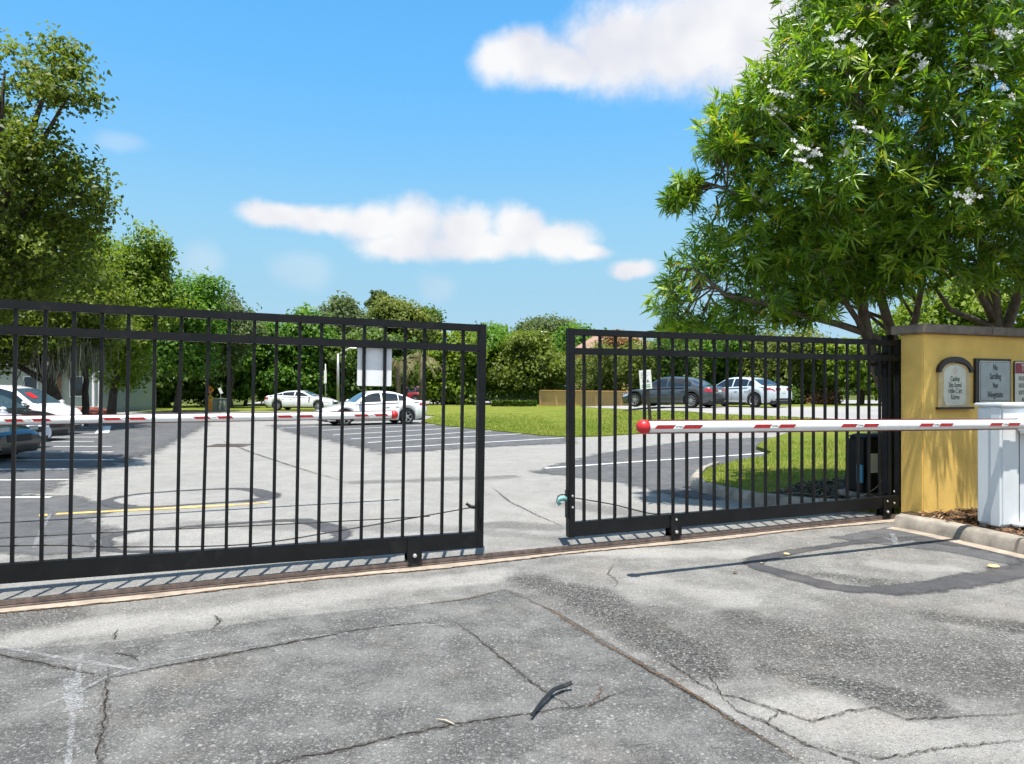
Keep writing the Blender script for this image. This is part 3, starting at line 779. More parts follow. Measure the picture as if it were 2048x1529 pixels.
blades('grass', 'green grass blades on the kerbed island behind the right gate', island, 52000, .04, .10, .009, .10, 3, 20)
blades('grass', 'short sunny grass of the lawn beyond the parking stalls', front_lawn, 90000, .02, .055, .022, .045, 4, 46, fade=(23, 44))
def chips(name, label, poly, n, smin, smax, off, seed, ymax=None, cat='mulch', mat='mulch'):
    p, r = scatter(poly, n, seed, ymax)
    s = smin + (smax - smin) * r.random(n); a = r.random(n) * 6.283; tl = r.normal(0, .35, n); w = s * (.18 + .3 * r.random(n))
    z = terrain(p[:, 0], p[:, 1]) + off + r.random(n) * .025
    ux = np.stack([np.cos(a), np.sin(a), tl], 1); vx = np.stack([-np.sin(a), np.cos(a), r.normal(0, .3, n)], 1)
    c = np.stack([p[:, 0], p[:, 1], z], 1)
    V = np.stack([c - ux * s[:, None] / 2 - vx * w[:, None] / 2, c + ux * s[:, None] / 2 - vx * w[:, None] / 3, c + ux * s[:, None] / 2 + vx * w[:, None] / 3, c - ux * s[:, None] / 2 + vx * w[:, None] / 2], 1)
    o = np_mesh(name, V.reshape(-1, 3), np.arange(4 * n).reshape(n, 4), M[mat], r.random(n))
    return setp(o, label, cat, kind='stuff')
chips('bark_mulch', 'brown bark chips in the bed at the foot of the yellow wall', [(4.75, 8.5), (4.62, 8.0), (5.3, 6.3), (5.45, 4.2), (7.5, 4.2), (9, 8), (7.6, 9.6)], 9000, .02, .075, .12, 5)
chips('leaf_litter', 'dry leaf litter and twigs under the flowering tree behind the gate', [(3.75, 9.85), (3.8, 10.3), (4.3, 11.0), (5.2, 11.6), (6.2, 12.0), (8, 12.0), (8, 10.5), (5.1, 9.2), (4.4, 9.4)], 9000, .02, .075, .130, 6, cat='litter', mat='litter')

rt_ = random.Random(12)
for k, (px, py, ln, a) in enumerate(((1560, 985, .35, .3), (1600, 993, .5, -.4), (1640, 985, .4, .7), (1675, 998, .55, .15))):
    q = g(px, py, .14)
    e = Vector((math.cos(a) * ln / 2, math.sin(a) * ln / 2, 0))
    o = MB().tube([q - e + Vector((0, 0, .01)), q + Vector((0, 0, .05)), q + e + Vector((0, 0, .02))], [.004, .006, .003], 6).build('fallen_twig', M['bark_pale'], None, smooth=True)
    setp(o, ('leftmost pale fallen twig on the litter behind the right gate', 'second pale fallen twig from the left behind the right gate', 'third pale fallen twig from the left behind the right gate', 'pale fallen twig nearest the black motor cabinet')[k], 'twig', 'fallen twigs under the oleander')
# ------------------------------------------------------------------ the sliding gates and their track
RP0 = (-3.698, 5.237)
RA = math.atan2(3.583, 8.36)
RU = (math.cos(RA), math.sin(RA))
def rail_pt(t, o=0): return (RP0[0] + RU[0] * t - RU[1] * o, RP0[1] + RU[1] * t + RU[0] * o)
def rail_t(px): return line_t(RP0, RU, px)

trk = thing('gate_track', 'rusty steel gate track running across the driveway under both gates', 'track', (*RP0, 0), (0, 0, RA))
MB().box(-4.5, 9.35, -.036, .036, .008, .022).build('base_plate', M['track'], trk)
MB().prism([(-4.5, 0), (9.3, 0), (9.3, .04), (-4.5, .04)], -.016, .016).build('rail', M['track'], trk, bevel=.006).location.z = .022
rr = random.Random(3)
foot = [(*rail_pt(t, -.04),) for t in np.arange(-4.5, 9.3, .3)] + [(*rail_pt(t, -.13 - .03 * math.sin(t * 2.3) - rr.uniform(0, .03)),) for t in np.arange(9.1, -4.6, -.12)]
sheet('track_footing', foot, .0104, M['concrete_rust'], 1.0, drive)
strip('crack', [rail_pt(t, -.15 - .03 * math.sin(t * 2.3)) for t in np.arange(-4.5, 9.0, .25)], .018, .0122, M['crack_rust'], drive, step=.03, jit=.025, wjit=.8, seed=44)
strip('crack', [rail_pt(t, -.155 - .03 * math.sin(t * 2.3)) for t in np.arange(-4.5, 9.0, .25)], .007, .0132, M['crack'], drive, step=.03, jit=.025, wjit=.8, seed=45)

SP = .18
def hangers(root, xs, zb, bolt_top):
    for x in xs:
        br = MB().prism([(x - .065, zb + .13), (x + .065, zb + .13), (x + .065, .062), (x + .04, .034), (x - .04, .034), (x - .065, .062)], -.052, -.046).build('wheel_bracket', M['black'], root)
        MB().prism([(x - .065, zb + .1), (x + .065, zb + .1), (x + .065, .062), (x + .04, .034), (x - .04, .034), (x - .065, .062)], .046, .052).build('bracket_plate', M['black'], br)
        MB().lathe([(.001, -.018), (.052, -.018), (.044, 0), (.052, .018), (.001, .018)], 'y', 18, (x, 0, .108)).build('wheel', M['black_matte'], root, smooth=True, auto=R(40))
        MB().lathe([(.001, -.066), (.009, -.066), (.012, -.062), (.018, -.062), (.018, -.052), (.001, -.052)], 'y', 12, (x, 0, .105)).build('axle_bolt', M['bolt'], br)
        if bolt_top:
            MB().lathe([(.001, -.058), (.01, -.057), (.012, -.052), (.001, -.052)], 'y', 10, (x, 0, zb + .085)).build('bolt', M['bolt'], br)
def gate(root, x_lo, x_hi, pick_xs, zb, zt, end_at_hi):
    lo, hi = min(x_lo, x_hi), max(x_lo, x_hi)
    MB().box(lo, hi, -.032, .032, zt - .064, zt).build('top_rail', M['black'], root, bevel=.004)
    MB().box(lo + .001, hi - .001, -.034, .034, zt - .25, zt - .186).build('middle_rail', M['black'], root, bevel=.004)
    MB().box(lo + .001, hi - .001, -.0355, .0355, zb, zb + .14).build('bottom_rail', M['black'], root, bevel=.005)
    for x in (lo, hi):
        MB().box(x - .033, x + .033, -.038, .038, zb - .004, zt + .004).build('end_post', M['black'], root, bevel=.004)
    src = MB().box(-.0125, .0125, -.0125, .0125, zb + .13, zt - .05).build('picket', M['black'], root)
    src.location.x = pick_xs[0]
    rg = random.Random(int(abs(hi) * 100))
    for x in pick_xs[1:]:
        c = src.copy(); COL.objects.link(c); c.parent = root; c.location.x = x + rg.uniform(-.003, .003); c.rotation_euler = (rg.uniform(-.002, .002), rg.uniform(-.003, .003), 0)
        if abs(x + 2.35) < .09: c.rotation_euler.y = .011         # one picket is bent

tl = rail_t(957)
gl = thing('sliding_gate', 'black picket sliding gate on the left with a white board fixed behind it', 'gate', (*rail_pt(tl), 0), (0, .0155, RA), 'pair of sliding driveway gates')
gate(gl, -6.3, 0, [-(k + 1) * SP * 1.005 for k in range(34)], .128, 2.176, True)
hangers(gl, [rail_t(826) - tl, -5.6], .128, False)
# white board hung on the back of the pickets
def roundrect(w, h, r, n=5):
    pts = []
    for cx, cz, a0 in ((w / 2 - r, h / 2 - r, 0), (-w / 2 + r, h / 2 - r, 90), (-w / 2 + r, -h / 2 + r, 180), (w / 2 - r, -h / 2 + r, 270)):
        for k in range(n + 1):
            a = R(a0 + 90 * k / n); pts.append((cx + r * math.cos(a), cz + r * math.sin(a)))
    return pts
def gx(px): return rail_t(px) - tl
bx = (gx(709) + gx(778)) / 2; bw = gx(778) - gx(709)
bs = MB().prism(roundrect(bw, .335, .012), 0, .004).build('sign_board', M['white_panel'], gl, smooth=False)
bs.location = (bx, .016, 1.763); bs['label'] = 'plain white board wired to the pickets'
for sx, sz in ((-.1, .15), (.1, .15), (-.1, -.15), (.1, -.15)):
    MB().tube([(bx + sx, .012, 1.763 + sz), (bx + sx, .03, 1.763 + sz)], .004, 8).build('bolt', M['bolt'], gl)
# latch bar and safety cables
MB().box(-.02, .0, -.07, -.038, .40, .56).build('latch_plate', M['black'], gl, bevel=.003)
MB().tube([(.0, .0, .49), (-.06, .06, .49), (-.10, .08, .52)], [.018, .016, .012], 8).build('latch', M['black_matte'], gl, smooth=True)
def wire(root, pts, r=.005, name='cable', n=24, mat='wire'):
    P = [Vector(p) for p in pts]; out = []
    for i in range(len(P) - 1):
        a, b, c, d = P[max(i - 1, 0)], P[i], P[i + 1], P[min(i + 2, len(P) - 1)]
        for k in range(6):
            t = k / 6; out.append(.5 * ((2 * b) + (-a + c) * t + (2 * a - 5 * b + 4 * c - d) * t * t + (-a + 3 * b - 3 * c + d) * t ** 3))
    out.append(P[-1])
    return MB().tube(out, r, 6).build(name, M[mat], root, smooth=True)
wire(gl, [(-.06, .03, .49), (gx(700), .03, .36), (gx(494), .03, .285), (gx(235), .03, .33), (gx(0), .03, .39), (-6.2, .03, .46)], .006)
wire(gl, [(gx(860), .028, .43), (gx(719), .028, .43), (gx(500), .028, .435), (gx(250), .028, .445), (-6.2, .028, .46)], .005)

tr0, tr1 = rail_t(1141), rail_t(1797)
gr = thing('sliding_gate', 'black picket sliding gate on the right, closed against the yellow wall', 'gate', (*rail_pt(tr0), 0), (0, 0, RA), 'pair of sliding driveway gates')
rp = [rail_t(x) - tr0 for x in (1168, 1780)]
gate(gr, 0, tr1 - tr0, [rp[0] + (rp[1] - rp[0]) * k / 24 for k in range(25)], .146, 2.17, False)
hangers(gr, [rail_t(1347) - tr0, rail_t(1768) - tr0], .146, True)
MB().box(-.046, -.035, -.03, .03, .33, .60).build('latch_plate', M['black'], gr, bevel=.002)
MB().tube([(-.04, 0, .51), (-.09, 0, .525), (-.125, 0, .515), (-.14, 0, .49), (-.125, 0, .465), (-.105, 0, .475)], [.024, .028, .026, .018, .013, .009], 10).build('latch_hook', M['teal'], gr, smooth=True)
wire(gr, [(-.05, 0, .555), (-.1, 0, .56), (-.135, 0, .545), (-.15, 0, .50)], .006, 'latch_strap')
for z in (.545, .435):
    MB().lathe([(.001, -.044), (.010, -.043), (.012, -.039), (.001, -.039)], 'y', 10, (.004, 0, z)).build('bolt', M['bolt'], gr)
for dx, z in ((-.12, .34), (-.115, .20)):
    MB().lathe([(.001, -.044), (.010, -.043), (.012, -.036), (.001, -.036)], 'y', 10, (tr1 - tr0 + dx, 0, z)).build('bolt', M['bolt'], gr)
wire(gr, [(.03, .03, .52), ((rail_t(1230) - tr0), .035, .42), ((rail_t(1304) - tr0), .035, .30), (rail_t(1345) - tr0, .035, .285)], .006)

# guide post with rollers at the end of the right gate
gp = thing('guide_post', 'black steel guide post with roller arm beside the yellow wall', 'post', (*rail_pt(rail_t(1794), .13), 0), (0, 0, RA))
MB().box(-.055, .055, -.045, .045, -.02, 2.24).build('post', M['black'], gp, bevel=.004)
MB().box(-.34, -.056, -.03, .03, 1.86, 1.90).build('roller_arm', M['black'], gp, bevel=.004)
MB().box(-.17, -.056, -.05, .05, 1.74, 2.02).build('bracket', M['black'], gp, bevel=.004)
for z in (1.93, 1.78):
    MB().lathe([(.001, -.05), (.04, -.05), (.045, 0), (.04, .05), (.001, .05)], 'z', 14, (-.12, -.055, z)).build('roller', M['black_matte'], gp, smooth=True, auto=R(50))
MB().box(-.16, -.056, -.04, .04, .02, .30).build('foot_bracket', M['black'], gp, bevel=.004)

# gate operator cabinet behind the right gate
oc = at(1748, 900, 9.75)
op = thing('gate_operator', 'black gate motor cabinet with white label behind the right gate', 'gate motor', (oc.x, oc.y, 0.10), (0, 0, R(14)))
op.scale = (1.06, 1.06, 1.05)
def tapered(w0, d0, w1, d1, h, z0=0):
    vs = [(-w0 / 2, -d0 / 2, z0), (w0 / 2, -d0 / 2, z0), (w0 / 2, d0 / 2, z0), (-w0 / 2, d0 / 2, z0), (-w1 / 2, -d1 / 2, z0 + h), (w1 / 2, -d1 / 2, z0 + h), (w1 / 2, d1 / 2, z0 + h), (-w1 / 2, d1 / 2, z0 + h)]
    return MB().add(vs, [(0, 3, 2, 1), (4, 5, 6, 7), (0, 1, 5, 4), (1, 2, 6, 5), (2, 3, 7, 6), (3, 0, 4, 7)])
tapered(.70, .50, .70, .50, .10).build('base', M['concrete'], op, bevel=.01)
tapered(.62, .40, .54, .34, .70, .10).build('cabinet', M['black_matte'], op, bevel=.03)
tapered(.56, .36, .40, .24, .04, .795).build('lid', M['black_matte'], op, bevel=.012)
MB().box(-.21, -.11, -.192, -.186, .36, .60).build('label_plate', M['sign_pale'], op)
MB().box(-.345, -.325, -.20, -.10, .24, .46).build('tag', M['blue_tag'], op)
wire(op, [(-.02, -.19, .30), (-.2, -.26, .18), (-.5, -.3, .08), (-.8, -.25, .05)], .006, 'cable', mat='bolt')

# ------------------------------------------------------------------ yellow wall, its signs
WP = Vector((4.83, 8.52, 0))
wall = thing('boundary_wall', 'yellow stucco wall with dark stone cap beside the right gate', 'wall', (WP.x, WP.y, 0), (0, 0, RA))
MB().box(0, 7.5, 0, .30, -.05, 2.235).build('wall_body', M['stucco'], wall, bevel=.012)
x = -.075
for k, w in enumerate((1.2, 1.25, 1.25, 1.25, 1.25, 1.3)):
    MB().box(x, x + w - .004, -.075, .375, 2.236, 2.342).build('cap_stone', M['cap'], wall, bevel=.01); x += w
def wall_xz(px, py):                         # point of the wall's face seen at (px, py)
    t = line_t((WP.x, WP.y), RU, px); d = WP.y + RU[1] * t
    return t, CH - (py - HY) / F * d
def text(body, size, mat, parent, loc, name='lettering', sx=1.0, align='CENTER', rot=(R(90), 0, 0), bold=0):
    cu = bpy.data.curves.new(name, 'FONT'); cu.body = body; cu.size = size; cu.align_x = align; cu.align_y = 'CENTER'
    cu.extrude = .0008; cu.offset = bold; cu.resolution_u = 3
    tmp = bpy.data.objects.new(name + '_curve', cu); COL.objects.link(tmp)
    dg = bpy.context.evaluated_depsgraph_get(); dg.update()
    me = bpy.data.meshes.new_from_object(tmp.evaluated_get(dg))
    bpy.data.objects.remove(tmp, do_unlink=True); bpy.data.curves.remove(cu)
    me.materials.clear(); me.materials.append(mat)
    o = link(name, me, parent); o.location = loc; o.rotation_euler = rot; o.scale.x = sx
    return o
def wall_frame(name, label, cat, px0, px1, py0, py1, depth=.0):
    x0, z1 = wall_xz(px0, py0); x1, _ = wall_xz(px1, py0); _, z0 = wall_xz((px0 + px1) / 2, py1); _, z1 = wall_xz((px0 + px1) / 2, py0)
    xm = (x0 + x1) / 2
    p = WP + Vector((RU[0] * xm, RU[1] * xm, (z0 + z1) / 2)) + Vector((RU[1], -RU[0], 0)) * .006
    t = thing(name, label, cat, p, (0, 0, RA))
    return t, x1 - x0, z1 - z0
# arched community sign
s1, w, h = wall_frame('wall_plaque', 'arched cream plaque with oval medallion on the yellow wall', 'sign', 1872, 1938, 716, 815)
arc = [(-w / 2 + .015, -h / 2), (w / 2 - .015, -h / 2), (w / 2 - .015, h * .22)] + [((w / 2 - .015) * math.cos(R(a)), h * .22 + h * .17 * math.sin(R(a))) for a in range(15, 180, 15)] + [(-w / 2 + .015, h * .22)]
MB().prism(arc, -.02, .0).build('board', M['sign_cream'], s1)
pan = [(-w * .25, -h * .46), (w * .25, -h * .46), (w * .33, -h * .36), (w * .33, h * .2)] + [(w * .33 * math.cos(R(a)), h * .2 + h * .15 * math.sin(R(a))) for a in range(15, 180, 15)] + [(-w * .33, h * .2), (-w * .33, -h * .36)]
MB().prism(pan, -.024, -.0195).build('panel', M['sign_pale'], s1)
band_o = [((w / 2 + .012) * math.cos(R(a)), h * .2 + h * .32 * math.sin(R(a))) for a in range(0, 181, 12)]
band_i = [((w / 2 - .035) * math.cos(R(a)), h * .2 + h * .215 * math.sin(R(a))) for a in range(180, -1, -12)]
MB().prism(band_o + band_i, -.045, .0).build('arched_hood', M['sign_brown'], s1)
MB().box(-w / 2 - .012, w / 2 + .004, -.06, 0, -h / 2 - .022, -h / 2 + .004).build('sill', M['sign_brown'], s1)
ov = MB().lathe([(.001, 0.008), (.03, .007), (.040, .003), (.042, 0)], 'y', 20); oo = ov.build('medallion', M['bronze'], s1, smooth=True)
oo.location = (0, -.024, h * .245); oo.scale = (.68, -1, 1.02)
mm = MB()
for a, b, r_ in ((-.006, .018, .012), (.006, -.002, .013), (-.004, -.02, .011), (.01, .015, .007)): mm.lathe([(.001, -.006), (r_ * .7, -.004), (r_, 0)], 'y', 10, (a, -.030, h * .245 + b))
mm.build('relief_figure', M['bronze'], s1, smooth=True)
for k, (tx, sc) in enumerate((('Caniinp', .62), ('Süta Soond', .58), ('Hôlle C ärt', .60), ('Rüirve', .68))):
    text(tx, .086, M['ink'], s1, (0, -.0245, h * (.07 - .122 * k)), sx=sc, bold=.0012)
# no soliciting sign
s2, w, h = wall_frame('wall_sign', 'grey-green sign reading No in a black frame above the white cabinet', 'sign', 1946, 2017, 718, 806)
MB().box(-w / 2, w / 2, -.03, 0, -h / 2, h / 2).build('frame', M['sign_brown'], s2, bevel=.003)
rp_ = MB().prism(roundrect(w * .86, h * .92, .03), -.036, -.028).build('panel', M['sign_pale'], s2); rp_.location = (.016, 0, -.008)
rp_ = MB().prism(roundrect(w * .83, h * .885, .027), -.0372, -.0355).build('border', M['ink'], s2); rp_.location = (.016, 0, -.008)
rp_ = MB().prism(roundrect(w * .805, h * .865, .025), -.0385, -.0368).build('face', M['sign_grey'], s2); rp_.location = (.016, 0, -.008)
for k, (tx, sz) in enumerate((('No', .105), ('Sarslilng', .105), ('Nor', .095), ('Nëegetaite', .105))):
    text(tx, sz, M['ink'], s2, (.014, -.0395, h * (.30 - .205 * k)), sx=.62, bold=.0013)
# towing sign, cut by the picture's edge
s3, w, h = wall_frame('wall_sign', 'towing notice with red heading at the right edge of the yellow wall', 'sign', 2026, 2092, 723, 808)
MB().prism(roundrect(w, h, .02), -.010, 0).build('border', M['ink'], s3)
MB().prism(roundrect(w * .965, h * .965, .018), -.0125, -.0095).build('face', M['sign_pale'], s3)
MB().box(-w * .475, w * .475, -.0145, -.012, h * .21, h * .45).build('heading_band', M['sign_red'], s3)
text('TOW', .125, M['paint_white'], s3, (-w * .30, -.0155, h * .33), sx=.72, align='LEFT', bold=.0015)
for k, tx in enumerate(('EXCESS', 'EXCOX', 'SOITS2', 'REST')):
    text(tx, .072, M['ink'], s3, (-w * .38 if k != 3 else -w * .28, -.0135, h * (.09 - .165 * k)), sx=.66, align='LEFT', bold=.0008)

# ------------------------------------------------------------------ barrier gates
BARM = R(22.0)
def barrier(name, label, tip, rotz, z_tip, slope, group, Lr=4.62):
    t = thing(name, label, 'barrier', (tip[0], tip[1], 0), (0, 0, rotz), group)
    prof = [(.05 * math.cos(R(a)) * .72, .05 * math.sin(R(a))) for a in range(0, 360, 30)]
    mb = MB(); n = len(prof)
    mb.add([(x, y, z) for x in (0.03, Lr) for y, z in prof], [(k, (k + 1) % n, n + (k + 1) % n, n + k) for k in range(n)] + [tuple(range(n)), tuple(range(2 * n - 1, n - 1, -1))])
    arm = mb.build('arm', M['arm_white'], t, smooth=True, auto=R(50)); arm.location = (0, 0, z_tip); arm.rotation_euler = (0, slope, 0)
    MB().box(.04, Lr - .1, -.012, .012, .0495, .056).build('edge_strip', M['dim_red'], arm)
    MB().box(.04, Lr - .1, -.012, .012, -.056, -.0495).build('edge_strip', M['dim_red'], arm)
    MB().lathe([(.001, -.022), (.035, -.014), (.056, .012), (.060, .04), (.056, .066), (.040, .074)], 'x', 18).build('end_cap', M['red'], arm, smooth=True, auto=R(60))
    for k in range(6):
        a = .13 + k * .985
        if a + .40 > Lr: break
        for sy in (-1, 1):
            y = sy * .0375
            for part, (u0, u1, mt) in (('red_tape', (0, .175, 'reflect_red')), ('white_tape', (.175, .265, 'arm_white')), ('red_tape', (.265, .44, 'reflect_red'))):
                sk = .03
                vs = [(a + u0 - sk / 2, y, -.015), (a + u1 - sk / 2, y, -.015), (a + u1 + sk / 2, y, .016), (a + u0 + sk / 2, y, .016)]
                vs2 = [(v[0], y - sy * .004, v[2]) for v in vs]
                MB().add(vs + vs2, [(0, 1, 2, 3), (7, 6, 5, 4), (0, 4, 5, 1), (1, 5, 6, 2), (2, 6, 7, 3), (3, 7, 4, 0)]).build(part, M[mt], arm)
            text('CC·TRAN', .020, M['ink'], arm, (a + .22, sy * .0379, 0), sx=.75, rot=(R(90), 0, 0 if sy < 0 else R(180)))
    return t, arm, Lr
btip = Vector((1.02, 5.79))
bu = (math.cos(BARM), math.sin(BARM))
bA, armA, Lr = barrier('barrier_gate', 'white boom barrier with red-tipped arm and white cabinet before the yellow wall', btip, BARM, 1.283, .014, 'boom barriers')
# cabinet (local x along the arm, y away from the camera)
def cabinet(t, zbase, x0=4.42):
    zt = 1.435
    cab = MB().box(x0, x0 + .62, .085, .36, zbase + .03, zt - .04).build('cabinet', M['white_metal'], t, bevel=.02)
    MB().box(x0 - .02, x0 + .64, .065, .38, zt - .038, zt).build('cabinet_lid', M['white_metal'], t, bevel=.012)
    MB().box(x0 + .262, x0 + .272, .0825, .088, zbase + .06, zt - .28).build('door_seam', M['trim_black'], t)
    MB().box(x0 - .012, x0 + .004, .10, .20, zbase + .03, zt - .045).build('corner_trim', M['white_metal'], t, bevel=.004)
    MB().box(x0 + .02, x0 + .60, .10, .34, zbase - .01, zbase + .03).build('plinth', M['concrete'], t)
    MB().box(x0 + .15, x0 + .52, .0, .084, zbase + .03, zbase + .06).build('foot_bracket', M['white_metal'], t, bevel=.006)
    hub = MB().box(x0 + .20, x0 + .52, -.06, .084, 1.12, 1.305).build('arm_hub', M['white_metal'], t, bevel=.028)
    MB().lathe([(.001, -.085), (.055, -.08), (.06, -.06), (.06, -.05)], 'y', 18, (x0 + .40, 0, 1.21)).build('hub_cover', M['white_metal'], hub, smooth=True, auto=R(45))
    MB().lathe([(.001, -.03), (.045, -.02), (.05, .02), (.02, .03), (.001, .03)], 'y', 14, (x0 + .47, .02, zbase + .075)).build('conduit_elbow', M['galv'], t, smooth=True)
cabinet(bA, .12)
bB, armB, _ = barrier('barrier_gate', 'white boom barrier arm reaching in from the left behind the left gate', (-1.585, 9.95), BARM + math.pi, 1.222, .0, 'boom barriers', 6.2)
cabinet(bB, .02, 6.0)

# ------------------------------------------------------------------ small things on the driveway
p = [g(x, y, 0) for x, y in ((1063, 1445), (1085, 1418), (1108, 1396), (1128, 1387), (1144, 1385))]
P = [Vector((q.x, q.y, .028 + .012 * math.sin(k * .8) + (.02 if k == 4 else 0))) for k, q in enumerate(p)]
mb = MB(); vs = []
for i, q in enumerate(P):
    d = (P[min(i + 1, 4)] - P[max(i - 1, 0)]).normalized(); s = Vector((-d.y, d.x, .25)).normalized() * (.006 + .007 * min(i, 3) / 3)
    vs += [q + s, q - s, q - s + Vector((0, 0, .006)), q + s + Vector((0, 0, .006))]
fs = [(i * 4 + k, i * 4 + (k + 1) % 4, i * 4 + 4 + (k + 1) % 4, i * 4 + 4 + k) for i in range(4) for k in range(4)] + [(0, 1, 2, 3), (19, 18, 17, 16)]
setp(mb.add(vs, fs).build('rubber_strip', M['trim_black'], None, smooth=False), 'curled strip of black rubber lying on the cracked foreground asphalt', 'rubber strip')
a, b = g(876, 1446, 0), g(909, 1457, 0)
setp(MB().tube([(a.x, a.y, .018), ((a.x + b.x) / 2, (a.y + b.y) / 2 + .004, .022), (b.x, b.y, .018)], [.003, .005, .003], 6).build('twig', simple('pale_twig', (.42, .36, .27), .8), None), 'short pale twig lying beside the foreground crack', 'twig')
for k, (px, py, s) in enumerate(((1573, 1112, .03), (1987, 1137, .045), (1523, 1130, .014), (1470, 1149, .02))):
    q = g(px, py, 0); rs = random.Random(k)
    mb = MB().lathe([(.001, 0), (s, .004), (s * .8, s * .35), (.001, s * .45)], 'z', 8, (q.x, q.y, .015))
    mb.v = [(x + rs.uniform(-.2, .2) * s, y + rs.uniform(-.2, .2) * s, z) for x, y, z in mb.v]
    setp(mb.build('pebble' if k != 3 else 'dry_leaf', M['sign_cream'] if k != 3 else M['crack_rust'], None), ('pale flat pebble on the dark tar band near the arm shadow', 'largest pale pebble, inside the right tip of the tar loop', 'tiny pale pebble at the left corner of the tar loop', 'small brown dry leaf left of the tar loop')[k], 'pebble' if k != 3 else 'leaf')
# drain grate in the lot
dg_ = g(459, 892); ang = R(4)
dr = thing('drain_grate', 'dark iron drain grate set in the pale parking lot', 'drain', (dg_.x, dg_.y, 0), (0, 0, ang))
mb = MB()
for (x0, x1, y0, y1) in ((-.5, .5, -.42, -.36), (-.5, .5, .36, .42), (-.5, -.44, -.36, .36), (.44, .5, -.36, .36)): mb.box(x0, x1, y0, y1, .004, .022)
mb.build('frame', M['track'], dr)
MB().box(-.44, .44, -.36, .36, .004, .010).build('pit', M['crack'], dr)
s_ = MB().box(-.025, .025, -.355, .355, .010, .021).build('bar', M['track'], dr); s_.location.x = -.40
for k in range(1, 9):
    c = s_.copy(); COL.objects.link(c); c.parent = dr; c.location.x = -.40 + .1 * k
